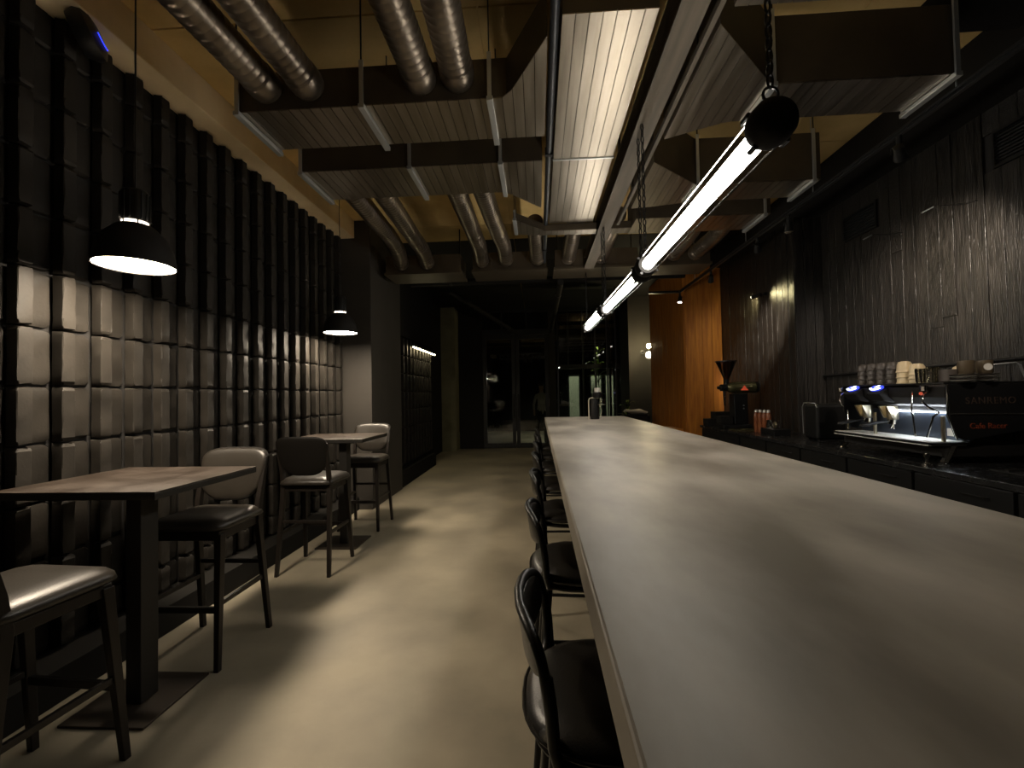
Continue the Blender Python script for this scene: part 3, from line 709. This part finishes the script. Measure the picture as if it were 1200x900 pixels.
for yy in (.31, .055):
    gy = yy
    G().tube([(.075, gy, .26), (.075, gy, .30), (.075, gy, .36)], [.035, .036, .030], 20).build('group_head', M_brass, t, smooth=True)
    for ya in (gy - .045, gy + .030): G().prism([(.0, .36), (.04, .27), (.055, .27), (.055, .36)], ya, ya + .015, axis='y').build('group_bracket', M_brass, t)
    hd = G().prism([(-.055, .47), (-.07, .455), (-.03, .40), (.04, .385), (.06, .50), (.02, .51)], gy - .07, gy + .07, axis='y').build('display_hood', M_blkm, t, bevel=.008)
    Rm = Matrix.Translation((-.024, gy, .497)) @ Matrix.Rotation(math.radians(-24), 4, 'Y')
    el = lambda s_, z: [(.034 * s_ * math.cos(a_), .058 * s_ * math.sin(a_)) for a_ in [2 * PI * q / 24 for q in range(24)]]
    Rm2 = Matrix.Translation((-.030, gy, .493)) @ Matrix.Rotation(math.radians(-38), 4, 'Y')
    dp = G().prism(el(1.0, 0), 0, .012, M=Rm2).build('display', M_disp, t, smooth=False)
    G().prism([(-.034 * math.cos(a_), .058 * math.sin(a_)) for a_ in [math.radians(-75 + 12 * q) for q in range(13)]] + [(-.022 * math.cos(a_), .040 * math.sin(a_)) for a_ in [math.radians(75 - 12 * q) for q in range(13)]], .012, .016, M=Rm2).build('display_rim', M_dispw, dp)
    for q in range(3): G().box(.000 + q * .009, .004 + q * .009, -.02, .02 - q * .006, .0125, .0135, Rm2).build('display_text', M_dispw, dp)
    pf = G().tube([(.075, gy, .225), (.075, gy, .258)], [.033, .037], 20).build('portafilter', M_chrome, t, smooth=True)
    G().tube([(.04, gy, .24), (-.03, gy, .238), (-.06, gy, .232), (-.15, gy, .215), (-.165, gy, .212)], [.008, .008, .014, .013, .008], 10).build('handle', M_blk, pf, smooth=True)
    G().tube([(.075, gy, .225), (.072, gy - .012, .205), (.068, gy - .016, .19)], .006, 8).build('spout', M_chrome, pf, smooth=True)
    G().tube([(.075, gy, .225), (.072, gy + .012, .205), (.068, gy + .016, .19)], .006, 8).build('spout', M_chrome, pf, smooth=True)
for yy, nm in ((-.36, 1), (.46, -1)):
    G().tube([(.0, yy, .47), (-.03, yy, .45), (-.045, yy, .40), (-.02, yy - .02 * nm, .36), (.03, yy - .03 * nm, .33), (.02, yy - .0 * nm, .30), (.0, yy + .03 * nm, .16)], .0065, 8).build('steam_wand', M_chrome, t, smooth=True)
    G().lathe([(.004, -.02), (.02, -.016), (.022, .014), (.010, .02)], c=(-.03, yy, .49), n=14).build('steam_knob', M_chrome, t, smooth=True)
G().lathe([(.011 * math.sin(PI * k / 8), -.011 * math.cos(PI * k / 8)) for k in range(9)], c=(-.045, -.35, .455), n=12, caps=False).build('red_knob', M_red, t, smooth=True)
G().tube([(-.02, -.25, .47), (-.03, -.25, .33), (-.02, -.25, .30), (-.01, -.25, .16)], .006, 8).build('water_tap', M_chrome, t, smooth=True)
for yy in (-.455, .13): G().box(-.01, .006, yy - .008, yy + .008, .146, .31).build('front_post', M_brass, t)
G().box(.128, .134, -.42, -.33, .17, .22).build('specification_plate', M_white, t)
def text(s_, size, m_, parent, loc, rot, ext=.001, name='lettering', spacing=1.0):
    c = D.curves.new(name, 'FONT'); c.body = s_; c.size = size; c.extrude = ext; c.align_x = 'CENTER'; c.align_y = 'CENTER'; c.space_character = spacing
    o = D.objects.new('tmp', c); COL.objects.link(o); bpy.context.view_layer.update()
    me = D.meshes.new_from_object(o.evaluated_get(bpy.context.evaluated_depsgraph_get())); D.objects.remove(o)
    me.materials.clear(); me.materials.append(m_); p = D.objects.new(name, me); COL.objects.link(p); p.parent = parent; p.location = loc; p.rotation_euler = rot
    return p
text('SANREMO', .060, M_bronze, t, (.255, -.4962, .405), (PI / 2, 0, 0), spacing=1.15)
text('Cafe Racer', .050, M_orange, t, (.235, -.4962, .245), (PI / 2, 0, 0))
g = [(.03 * math.cos(a_), 0, .03 * math.sin(a_)) for a_ in [2 * PI * q / 20 for q in range(20)]]
o = G().tube(g, .003, 6, closed=True).build('side_badge', M_zinc, t, smooth=True); o.location = (.50, -.497, .25)

# cups on the machine
CZ = .9 + .526
def cup(name, label, x, y, z, r, h, m_, group=None, handle=False):
    t = thing(name, label, 'cup', (x, y, z), 0, group)
    # stored upside down: rim at the bottom
    G().lathe([(r * .97, 0), (r * 1.03, .003), (r * 1.02, .009), (r * .93, .013), (r * .93, h * .3), (r * .87, h * .72), (r * .66, h * .95), (r * .45, h * .96), (r * .44, h), (r * .38, h), (r * .38, h * .97), (.002, h * .97)], n=22, caps=False).build('bowl', m_, t, smooth=True, angle=50)
    if handle: G().tube([(0, -r * .95, h * .25), (0, -r * 1.5, h * .3), (0, -r * 1.5, h * .65), (0, -r * .88, h * .75)], .004, 6).build('handle', m_, t, smooth=True)
    return t
col_names = ['farthest', 'second farthest', 'third farthest', 'nearest']
lv = ['bottom', 'second', 'third', 'top']
proto = None
for s_ in range(4):
    for l_ in range(4):
        loc = (2.69, 3.86 - .100 * s_, CZ + .036 * l_)
        lb = 'dark grey cup, %s of the %s stack of dark cups on the machine' % (lv[l_], col_names[s_])
        if proto is None: proto = cup('cup', lb, *loc, .044, .060, M_cupd, 'dark stacked cups on the machine')
        else: dup(proto, loc, 0, lb)
pc = None
for s_ in range(2):
    for l_ in range(3):
        loc = (2.68, 3.435 - .108 * s_, CZ + .040 * l_ - (.012 * l_ if s_ else 0)); lb = 'cream cup, %s of the %s cream stack on the machine' % (['bottom', 'middle', 'top'][l_], ['taller', 'shorter'][s_])
        if pc is None: pc = cup('cup', lb, *loc, .050, .084, M_cream, 'cream stacked cups on the machine')
        else: dup(pc, loc, 0, lb)
for k, (x, y, h) in enumerate(((2.62, 3.225, .10), (2.71, 3.235, .11), (2.60, 3.165, .095))):
    t = thing('glass_tumbler', ['ribbed glass nearest the cream cups', 'ribbed glass behind the other glasses', 'ribbed glass beside the black mug'][k], 'glass', (x, y, CZ), 0, 'glasses on the machine')
    G().lathe([(.026, 0), (.032, h), (.029, h), (.023, .006), (.001, .006)], n=18, caps=False).build('bowl', M_cupg, t, smooth=True)
    g = G()
    for q in range(9):
        an = 2 * PI * q / 9; g.tube([(.0275 * math.cos(an), .0275 * math.sin(an), .01), (.032 * math.cos(an), .032 * math.sin(an), h * .9)], .0022, 5)
    g.build('rib', M_chrome, t, smooth=True)
def mug(label, x, y, z, r, h, m_, logo=False, top=None):
    t = thing('mug', label, 'mug', (x, y, z)); G().lathe([(r * .8, 0), (r, .01), (r, h), (r * .92, h), (r * .9, .01), (.001, .01)], n=24, caps=False).build('bowl', m_, t, smooth=True)
    G().tube([(-.0, r, h * .2), (0, r * 1.5, h * .25), (0, r * 1.5, h * .7), (0, r, h * .8)], .005, 8).build('handle', m_, t, smooth=True)
    if logo:
        o = G().tube([(0, 0, 0), (0, -.0015, 0)], .022, 20).build('white_emblem', M_white, t); o.location = (-.35 * r, -r * .95, h * .5); o.rotation_euler = (0, 0, -.35)
    return t
mug('dark grey mug standing beside the glasses on the machine', 2.69, 3.10, CZ, .048, .085, M_cupd)
cup('cup', 'brown cup upside down behind the dark mug', 2.82, 3.17, CZ, .044, .11, M_cream)
def saucers(label, x, y, n):
    z = CZ
    for q in range(n):
        t = thing('saucer', 'pale saucer, %s of the %s saucer stack on the machine' % (['bottom', 'second', 'third', 'top'][q], label), 'saucer', (x, y, z), 0, 'saucers on the machine')
        G().lathe([(.03, 0), (.034, .002), (.066, .010), (.067, .012), (.03, .006), (.001, .006)], n=24, caps=False).build('plate', M_white if q % 2 == 0 else M_cupd, t, smooth=True); z += .0125
    return z
z1 = saucers('left', 2.72, 3.01 + .10 - .08, 4); z2 = saucers('right', 2.86, 3.04, 4)
mug('brown mug standing on the left saucer stack', 2.74, 3.03, z1 + .002, .040, .085, M_cupbr)
mug('brown mug with a white emblem on the right saucer stack', 2.87, 3.05, z2 + .002, .040, .085, M_cupbr, True)
t = thing('cup_rail', 'bent chrome wire rail on top of the machine', 'rail', (2.98, 3.03, CZ)); G().tube([(-.03, .05, .11), (.06, .0, .12), (.08, -.01, .10), (.11, -.01, 0)], .004, 6).tube([(.0, .06, .11), (.08, .02, .12), (.10, .02, .10), (.14, .02, 0)], .004, 6).build('wire', M_zinc, t, smooth=True)

# near right items on the counter
t = thing('bar_mat', 'flat black rubber mat beside the machine at the right edge', 'mat', (2.85, 2.55, .90)); G().box(-.22, .22, -.25, .25, 0, .012).build('mat', M_blkm, t, bevel=.003)
for k in range(6): G().box(-.20, .20, -.22 + k * .075, -.20 + k * .075, .012, .017).build('ridge', M_blkm, t)
t = thing('knock_box', 'low black tray next to the rubber mat on back counter', 'tray', (2.95, 2.12, .90)); G().box(-.2, .2, -.12, .12, 0, .006).box(-.2, -.194, -.12, .12, .006, .05).box(.194, .2, -.12, .12, .006, .05).box(-.194, .194, -.12, -.114, .006, .05).box(-.194, .194, .114, .12, .006, .05).build('pan', M_blk, t); G().tube([(-.12, 0, .035), (.12, 0, .035)], .012, 10).build('knock_bar', M_blkm, t, smooth=True)
t = thing('tamper', 'small chrome tamper on the counter edge under the machine', 'tamper', (2.47, 3.02, .90)); G().lathe([(.028, 0), (.028, .012), (.012, .018)], n=20).build('base', M_chrome, t, smooth=True); G().lathe([(.010, .018), (.008, .04), (.016, .06), (.012, .075), (.003, .078)], n=16).build('grip', M_chrome, t, smooth=True)
# chair-back-like black lid / kettle stand
t = thing('water_boiler', 'black box shaped water boiler against the plank wall corner', 'boiler', (2.82, 4.60, .90)); G().box(-.14, .14, -.11, .11, .01, .35).build('body', M_blk, t, bevel=.03, seg=4); G().tube([(-.145, .11, .05), (-.145, .12, .32), (-.145, .09, .362), (-.145, -.09, .362), (-.145, -.12, .32)], .004, 8).build('edge_trim', M_zinc, t, smooth=True)
for sy in (-.09, .09): G().box(-.12, .12, sy - .02, sy + .02, 0, .01).build('foot', M_blkm, t)

# grinder
t = thing('coffee_grinder', 'tall black shop coffee grinder with a glass funnel hopper', 'grinder', (2.63, 6.18, .90))
G().box(-.20, .16, -.12, .16, 0, .05).build('base', M_blk, t, bevel=.008)
G().box(-.04, .14, -.08, .08, .05, .46).build('column', M_blk, t, bevel=.01)
G().tube([(-.10, 0, .54), (-.06, 0, .54), (.0, 0, .54), (.26, 0, .54), (.28, 0, .54)], [.045, .07, .078, .078, .06], 28).build('motor', M_brassy, t, smooth=True)
G().tube([(-.22, 0, .54), (-.19, 0, .54), (-.18, 0, .54), (-.10, 0, .54)], [.02, .025, .045, .05], 20).build('burr_housing', M_blk, t, smooth=True)
G().tube([(.27, 0, .54), (.30, 0, .54)], .072, 24).build('end_cover', M_blkm, t, smooth=True)
G().prism([(.05, .50), (.15, .50), (.10, .565)], -.0795, -.0755, axis='y').build('red_triangle', M_red, t)
G().lathe([(.035, .58), (.032, .64), (.04, .66)], c=(-.10, 0, 0), n=20).build('neck', M_blk, t, smooth=True)
G().lathe([(.036, .66), (.125, .88), (.125, .885), (.034, .662)], c=(-.10, 0, 0), n=28, caps=False).build('hopper', M_hop, t, smooth=True)
G().lathe([(.135, .885), (.135, .90), (.02, .905)], c=(-.10, 0, 0), n=28).build('hopper_lid', M_blk, t, smooth=True)
G().tube([(-.14, -.02, .50), (-.14, -.02, .30)], [.02, .012], 12).build('spout', M_blk, t, smooth=True)
for zz in (.42, .36): G().lathe([(.013 * math.sin(PI * k / 8), -.013 * math.cos(PI * k / 8)) for k in range(9)], c=(-.14, -.04, zz), n=12, caps=False).build('knob', M_chrome, t, smooth=True)
for zz in (.26, .30): G().tube([(.08, -.081, zz), (.08, -.087, zz)], .010, 10).build('button', M_zinc, t)
G().box(-.22, -.06, -.08, .08, .05, .16).build('catch_bin', M_blkm, t, bevel=.006)
t = thing('steel_tray', 'thin olive metal tray in front of the grinder', 'tray', (2.52, 5.72, .90)); G().box(-.10, .12, -.12, .14, .0, .008).build('tray_base', M_brassy, t); G().tube([(-.10, -.12, .01), (.12, -.12, .01), (.12, .14, .01), (-.10, .14, .01)], .005, 6, closed=True).build('rim', M_brassy, t, smooth=True)
# bottles
bn = ['leftmost', 'second from left', 'second from right', 'rightmost']; bp_ = None
for k in range(4):
    loc = (2.60 + .020 * k, 5.53 - .056 * k, .90); lb = 'brown syrup bottle with a pale cap, %s of four by the grinder' % bn[k]
    if bp_ is None:
        bp_ = thing('syrup_bottle', lb, 'bottle', loc, 0, 'syrup bottles')
        G().lathe([(.026, 0), (.028, .005), (.028, .20), (.022, .225), (.014, .235)], n=18).build('body', M_amber, bp_, smooth=True); G().lathe([(.017, .236), (.017, .262), (.014, .266)], n=14).build('cap', M_white, bp_, smooth=True)
    else: dup(bp_, loc, 0, lb)
t = thing('tool_caddy', 'low black caddy with tools next to the syrup bottles', 'caddy', (2.62, 5.16, .90)); G().box(-.09, .09, -.16, .13, 0, .07).build('box', M_blk, t, bevel=.006)
g = thing('milk_pitcher', 'steel milk pitcher in the black caddy nearest the bottles', 'pitcher', (2.60, 5.23, .972)); G().lathe([(.032, 0), (.034, .02), (.026, .07), (.028, .088), (.026, .088), (.024, .07), (.03, .006), (.001, .006)], n=20, caps=False).build('body', M_chrome, g, smooth=True); G().tube([(0, -.03, .015), (0, -.06, .02), (0, -.058, .07), (0, -.028, .078)], .004, 6).build('handle', M_chrome, g, smooth=True)
g = thing('strainer', 'round brass coloured strainer leaning in the black caddy', 'strainer', (2.60, 5.11, .972)); rr = [(0, .034 * math.cos(a_), .04 + .034 * math.sin(a_)) for a_ in [2 * PI * q / 20 for q in range(20)]]; G().tube(rr, .005, 6, closed=True).build('rim', M_brass, g, smooth=True); G().tube([(-.004, 0, .04), (.004, 0, .04)], [.02, .03], 18).build('mesh_bowl', M_brass, g, smooth=True); G().tube([(0, .02, .01), (0, .03, .0)], .003, 6).build('handle', M_brass, g, smooth=True)
g = thing('bar_spoon', 'upright steel bar tool in the black caddy', 'spoon', (2.60, 5.03, .972)); G().tube([(0, 0, 0), (0, -.004, .06), (0, -.006, .085)], [.006, .006, .008], 8).build('shaft', M_chrome, g, smooth=True); G().lathe([(.001, -.001), (.010, .004), (.001, .010)], c=(0, -.006, .086), n=10, caps=False).build('tip', M_chrome, g, smooth=True)
t = thing('cutting_board_rack', 'dark low shelf unit standing left of the grinder', 'shelf', (2.56, 6.62, .90)); G().box(-.16, .2, -.1, .1, 0, .10).build('box', M_blkm, t, bevel=.004); G().box(-.05, .2, -.1, .1, .10, .20).build('upper_box', M_blkm, t, bevel=.004)

# hand grinder on the bar
t = thing('table_grinder', 'small black home grinder with a clear funnel at the bar end', 'grinder', (.645, 5.22, 1.10))
G().tube([(0, 0, 0), (0, 0, .008), (0, 0, .10), (0, 0, .235)], [.050, .052, .050, .045], 26).build('body', M_blk, t, smooth=True)
G().tube([(-.068, -.01, .0), (-.068, -.01, .215), (-.060, -.01, .238), (-.04, -.01, .245), (.05, -.01, .245)], .0065, 8).build('frame_arm', mat('pale_frame', (.75, .66, .5), .35, .3), t, smooth=True)
G().lathe([(.050, .246), (.055, .255), (.055, .305), (.045, .312)], c=(.035, 0, 0), n=26).build('burr_head', M_blk, t, smooth=True)
G().lathe([(.034, .313), (.036, .36), (.033, .36), (.031, .314)], c=(.035, 0, 0), n=24, caps=False).build('bean_hopper', M_white, t, smooth=True)
G().lathe([(.040, .236), (.028, .17), (.026, .17), (.037, .236)], c=(.075, -.02, 0), n=24, caps=False).build('funnel', M_cupg, t, smooth=True)
G().lathe([(.045, .165), (.045, .171)], c=(.075, -.02, 0), n=24).build('fork_ring', M_brass, t, smooth=True)
G().tube([(.055, -.02, .15), (.075, -.03, .10), (.062, -.02, .03)], .005, 8).build('cup_hook', M_brass, t, smooth=True)

# small table and items beyond the bar end, by the orange column
t = thing('side_table', 'small orange wood shelf table below the timber column', 'table', (2.18, 7.9, 0)); G().box(-.22, .22, -.3, .3, .74, .78).build('tabletop', M_oak, t, bevel=.003)
for sx in (-1, 1):
    for sy in (-1, 1): G().box(sx * .19 - .02, sx * .19 + .02, sy * .26 - .02, sy * .26 + .02, 0, .74).build('leg', M_blk, t)
t = thing('armchair', 'dark armchair with a pale cloth behind the bar end', 'chair', (1.95, 9.0, 0)); G().box(-.3, .3, -.3, .3, .12, .42).build('seat', M_blkm, t, bevel=.04, seg=3); G().box(-.3, .3, .2, .34, .42, .95).build('backrest', M_blkm, t, bevel=.05, seg=3)
for sx in (-1, 1): G().box(sx * .34 - .05, sx * .34 + .05, -.3, .32, .1, .66).build('armrest', M_blkm, t, bevel=.03, seg=3)
for sx in (-.28, .28):
    for sy in (-.25, .28): G().box(sx - .02, sx + .02, sy - .02, sy + .02, 0, .12).build('leg', M_blk, t)
g = G().pillow(rrect(.24, .10, .06), .05, lambda u, v, w_: Vector((1.97 + u, 9.27 + v, 1.00 + w_ + .02 * math.sin(u * 25)))).build('folded_cloth', M_shirt, None, smooth=True); tag(g, 'crumpled pale cloth lying on the dark armchair back', 'cloth')

# ------------------------------------------------------------------ high tables
def high_table(label, y):
    t = thing('high_table', label, 'table', (-1.86, y - .12, 0))
    G().box(-.53, .24, -.19, .49, .985, 1.012).build('apron_edge', M_tedge, t, bevel=.002); G().box(-.53, .24, -.19, .49, 1.0125, 1.02).build('tabletop', M_ttop, t, bevel=.0015)
    G().box(-.062, .012, -.012, .085, .012, .984).build('post', M_tedge, t, bevel=.004)
    G().box(-.24, .15, -.15, .235, 0, .012).build('base_plate', mat('rusty_plate', (.03, .024, .018), .5, .3, (.06, .045, .032), 6, 6, rvar=.1), t, bevel=.002)
    G().box(-.20, .12, -.12, .20, .972, .984).build('top_plate', M_tedge, t)
    return t
tA = high_table('nearest high table with a rusty brown top by the block wall', 2.11)
tB = dup(tA, (-1.86, 4.21, 0), 0, 'farther high table with a brown top, before the pillar')

# ------------------------------------------------------------------ counter chairs at the tables
def make_chair(label, loc, rz):
    t = thing('counter_chair', label, 'chair', loc, rz, None)
    # faces +Y
    fx, fy = .212, .222
    for sx in (-1, 1):
        G().taper((sx * fx, fy, 0), (sx * .185, .165, .69), .013, .014, .019, .021).build('leg', M_wood, t, bevel=.003)
        # rear leg runs on as the back post
        g = G(); prof = [(0, -.222, .013, .015, fx), (.68, -.150, .017, .020, .190), (.80, -.165, .015, .018, .190), (1.05, -.225, .010, .010, .198)]
        vs = []
        for z, yy, aa, bb, xx in prof:
            for dx, dy in ((-1, -1), (1, -1), (1, 1), (-1, 1)): vs.append((sx * xx + dx * aa, yy + dy * bb, z))
        fs = [(0, 3, 2, 1), (12, 13, 14, 15)]
        for q in range(3):
            for j in range(4): fs.append((q * 4 + j, q * 4 + (j + 1) % 4, q * 4 + 4 + (j + 1) % 4, q * 4 + 4 + j))
        g.add(vs, fs).build('leg', M_wood, t, bevel=.003)
        G().bar((sx * .198, .178, .33), (sx * .198, -.182, .33), .018, .026).build('stretcher', M_wood, t, bevel=.003)
    G().bar((-.19, .192, .30), (.19, .192, .30), .020, .032).build('footrest', M_wood, t, bevel=.003)
    G().bar((-.19, -.178, .42), (.19, -.178, .42), .018, .024).build('stretcher', M_wood, t, bevel=.003)
    G().box(-.195, .195, -.165, .185, .655, .705).build('seat_frame', M_wood, t, bevel=.006)
    G().pillow(rrect(.222, .212, .07), .055, lambda u, v, w_: Vector((u * (1 + .06 * v), v + .005, .718 + w_)), power=6, low=.25).build('seat', M_leath, t, smooth=True, angle=80)
    # backrest: rounded trapezoid, curved around the sitter
    out = []
    for i_ in range(48):
        a_ = 2 * PI * i_ / 48; c_, s_ = math.cos(a_), math.sin(a_)
        e = 2 / 4.2; u = math.copysign(abs(c_) ** e, c_); v = math.copysign(abs(s_) ** e, s_)
        wd = .222 - .045 * (1 - v) / 2 * 1.1 - (.03 if v < -.5 else 0) * (-.5 - v) * 2
        out.append((u * wd, .155 * v))
    def bf(u, v, w_):
        z = .945 + v + .0 * u; lean = -.165 - .25 * (z - .79)
        return Vector((u, lean + .55 * u * u + w_ - .01, z))
    G().pillow(out, .020, bf, power=8, low=.8).build('backrest', M_leath, t, smooth=True, angle=80)
    G().pillow([(p[0] * 1.02, p[1] * 1.02) for p in out], .012, lambda u, v, w_: bf(u, v, -w_ - .017), power=8, low=.3).build('back_shell', mat('shell_black', (.006, .005, .004), .55, spec=.2), t, smooth=True, angle=80)
    return t
ch = make_chair('counter chair at the near table, facing the viewer', (-1.895, 2.47, 0), PI)
dup(ch, (-1.875, 1.49, 0), -.07, 'nearest counter chair at the bottom left, turned away')
dup(ch, (-1.878, 3.665, 0), 0, 'counter chair between the two tables, seen from behind')
dup(ch, (-1.91, 4.83, 0), PI, 'farthest counter chair, at the far table before the pillar')
tg = [o for o in D.objects if o.name.startswith('counter_chair')][2]
G().box(.10, .135, -.262, -.259, 1.072, 1.079).build('metal_tag', M_chrome, tg)

# ------------------------------------------------------------------ bar stools (face +X)
def make_stool(label, loc, rz=0):
    t = thing('bar_stool', label, 'stool', loc, rz, None)
    n = 36; out = [(.200 * math.copysign(abs(math.cos(a_)) ** .8, math.cos(a_)), .205 * math.copysign(abs(math.sin(a_)) ** .8, math.sin(a_))) for a_ in [2 * PI * q / n for q in range(n)]]
    G().pillow(out, .050, lambda u, v, w_: Vector((u + .15, v, .705 + w_)), power=5, low=.3).build('seat', M_leathb, t, smooth=True, angle=80)
    pr = [(.15 + 1.01 * p[0], 1.01 * p[1], .712) for p in out]; G().tube(pr, .004, 6, closed=True).build('piping', M_leathb, t, smooth=True)
    pr = [(.15 + .90 * p[0], .90 * p[1], .682) for p in out]; G().tube(pr, .011, 8, closed=True).build('seat_ring', M_blk, t, smooth=True)
    for sx in (-1, 1):
        for sy in (-1, 1):
            G().tube([(.15 + sx * .13, sy * .13, .680), (.15 + sx * .19, sy * .19, .02), (.15 + sx * .192, sy * .192, 0)], [.017, .012, .012], 10).build('leg', M_blk, t, smooth=True)
    for sy in (-1, 1): G().tube([(.15 - .165, sy * .165, .30), (.15 + .165, sy * .165, .30)], .009, 8).build('stretcher', M_blk, t, smooth=True)
    for sx in (-1, 1): G().tube([(.15 + sx * .165, -.165, .30), (.15 + sx * .165, .165, .30)], .009, 8).build('stretcher', M_blk, t, smooth=True)
    # closed back hoop, curved around the sitter
    hp = []
    for q in range(48):
        a_ = 2 * PI * q / 48; c_, s_ = math.cos(a_), math.sin(a_); e = .5
        v = .185 * math.copysign(abs(c_) ** e, c_); z = .845 + .120 * math.copysign(abs(s_) ** .62, s_)
        hp.append((-.025 - .14 * (z - .72) + 1.3 * v * v, v, z - .02))
    G().tube(hp, .0115, 10, closed=True).build('back_hoop', M_blk, t, smooth=True)
    for sy in (-1, 1):
        G().tube([(.06, sy * .165, .683), (.02, sy * .180, .69), (.012, sy * .186, .73), (.008, sy * .186, .80), (.0, sy * .184, .86)], .0125, 10).build('back_upright', M_blk, t, smooth=True)
    out2 = [(.165 * math.copysign(abs(math.cos(a_)) ** .5, math.cos(a_)), .055 * math.copysign(abs(math.sin(a_)) ** .5, math.sin(a_))) for a_ in [2 * PI * q / 32 for q in range(32)]]
    G().pillow(out2, .012, lambda u, v, w_: Vector((-.025 - .14 * (.88 + v - .72) + 1.3 * u * u + w_, u, .88 + v)), power=8, low=.8).build('backrest', M_leathb, t, smooth=True, angle=80)
    return t
sn = ['nearest', 'second nearest', 'third', 'fourth', 'fifth', 'sixth', 'farthest']
st = None
for k in range(7):
    lb = '%s black bar stool with a hoop back, tucked under the bar' % sn[k] if k in (0, 1, 6) else 'black bar stool with a hoop back, %s from the viewer' % sn[k]
    loc = (.004, 1.05 + .80 * k, 0)
    if st is None: st = make_stool(lb, loc)
    else: dup(st, loc, random.uniform(-.05, .05), lb)

# ------------------------------------------------------------------ person outside the doors
def person():
    t = thing('person', 'person in a pale shirt and dark trousers standing beyond the glass doors', 'person', (.08, 12.6, -.02), .4)
    J = [((0, 0, .93), .13), ((0, 0, 1.12), .115), ((0, 0, 1.32), .135), ((0, 0, 1.45), .06), ((0, -.01, 1.53), .055), ((0, -.01, 1.62), .085), ((0, 0, 1.70), .07),
         ((.16, 0, 1.40), .055), ((.24, -.02, 1.14), .043), ((.16, -.22, 1.10), .033), ((.10, -.28, 1.12), .03),
         ((-.16, 0, 1.40), .055), ((-.24, -.01, 1.14), .043), ((-.25, -.06, .90), .033), ((-.25, -.08, .82), .03),
         ((.09, 0, .85), .09), ((.10, -.01, .48), .06), ((.10, .01, .09), .04), ((.10, -.13, .04), .035),
         ((-.09, 0, .85), .09), ((-.11, 0, .48), .06), ((-.12, .02, .09), .04), ((-.13, -.12, .04), .035)]
    E_ = [(0, 1), (1, 2), (2, 3), (3, 4), (4, 5), (5, 6), (2, 7), (7, 8), (8, 9), (9, 10), (2, 11), (11, 12), (12, 13), (13, 14), (0, 15), (15, 16), (16, 17), (17, 18), (0, 19), (19, 20), (20, 21), (21, 22)]
    me = D.meshes.new('body'); me.from_pydata([j[0] for j in J], E_, []); o = D.objects.new('body', me); COL.objects.link(o)
    for mm in (M_shirt, M_trou, M_skin): me.materials.append(mm)
    md = o.modifiers.new('skin', 'SKIN'); md2 = o.modifiers.new('sub', 'SUBSURF'); md2.levels = 1; md2.render_levels = 1
    for i_, j in enumerate(J): me.skin_vertices[0].data[i_].radius = (j[1], j[1] * .85)
    me.skin_vertices[0].data[0].use_root = True
    bpy.context.view_layer.update(); ev = o.evaluated_get(bpy.context.evaluated_depsgraph_get()); nm = D.meshes.new_from_object(ev); D.objects.remove(o)
    nm.materials.clear()
    for mm in (M_shirt, M_trou, M_skin): nm.materials.append(mm)
    for p in nm.polygons:
        c = p.center; p.use_smooth = True
        p.material_index = 1 if c.z < .95 and abs(c.x) < .2 else (2 if c.z > 1.47 or (abs(c.x) > .2 and c.z < 1.0) or c.y < -.2 and c.z > 1 else 0)
    b = D.objects.new('body', nm); COL.objects.link(b); b.parent = t
    G().lathe([(.088 * math.sin(PI * k / 10), .02 + .075 * -math.cos(PI * k / 10)) for k in range(3, 11)], c=(0, .012, 1.68), n=20, caps=False).build('hair', M_hair, t, smooth=True)
    return t
person()
# lamp added outside to light the frosted panels
t = thing('added_yard_lamp', 'small shaded lamp added outside to light the frosted panels', 'lamp', (1.7, 12.3, 3.9)); G().lathe([(.02, .1), (.12, .0), (.11, .0), (.018, .09)], n=20, caps=False).build('shade', M_blkm, t, smooth=True); G().lathe([(.03 * math.sin(PI * k / 8), .02 - .03 * math.cos(PI * k / 8)) for k in range(9)], n=14, caps=False).build('bulb', mat('added_bulb_glow', (1, 1, 1), .4, emit=(.9, 1, .75), estr=20.), t, smooth=True)
G().tube([(0, -.0, .10), (.0, -.05, .16), (.20, -.05, .18), (.26, -.05, .12), (.26, -.05, -3.92)], .025, 10).build('pole', M_blk, t, smooth=True)
ld = D.lights.new('added_yard_light', 'SPOT'); ld.energy = 420; ld.spot_size = 1.25; ld.spot_blend = .8; ld.color = (1, .98, .78); ld.shadow_soft_size = .05
lo_ = D.objects.new('added_yard_light', ld); COL.objects.link(lo_); lo_.parent = t; lo_.location = (0, 0, -.06); lo_.rotation_euler = Vector((-.25, 1.7, -2.7)).to_track_quat('-Z', 'Y').to_euler()
G().bar((0, 0, .1), (0, 4.2, .6), .02, .02).build('arm', M_blk, t)
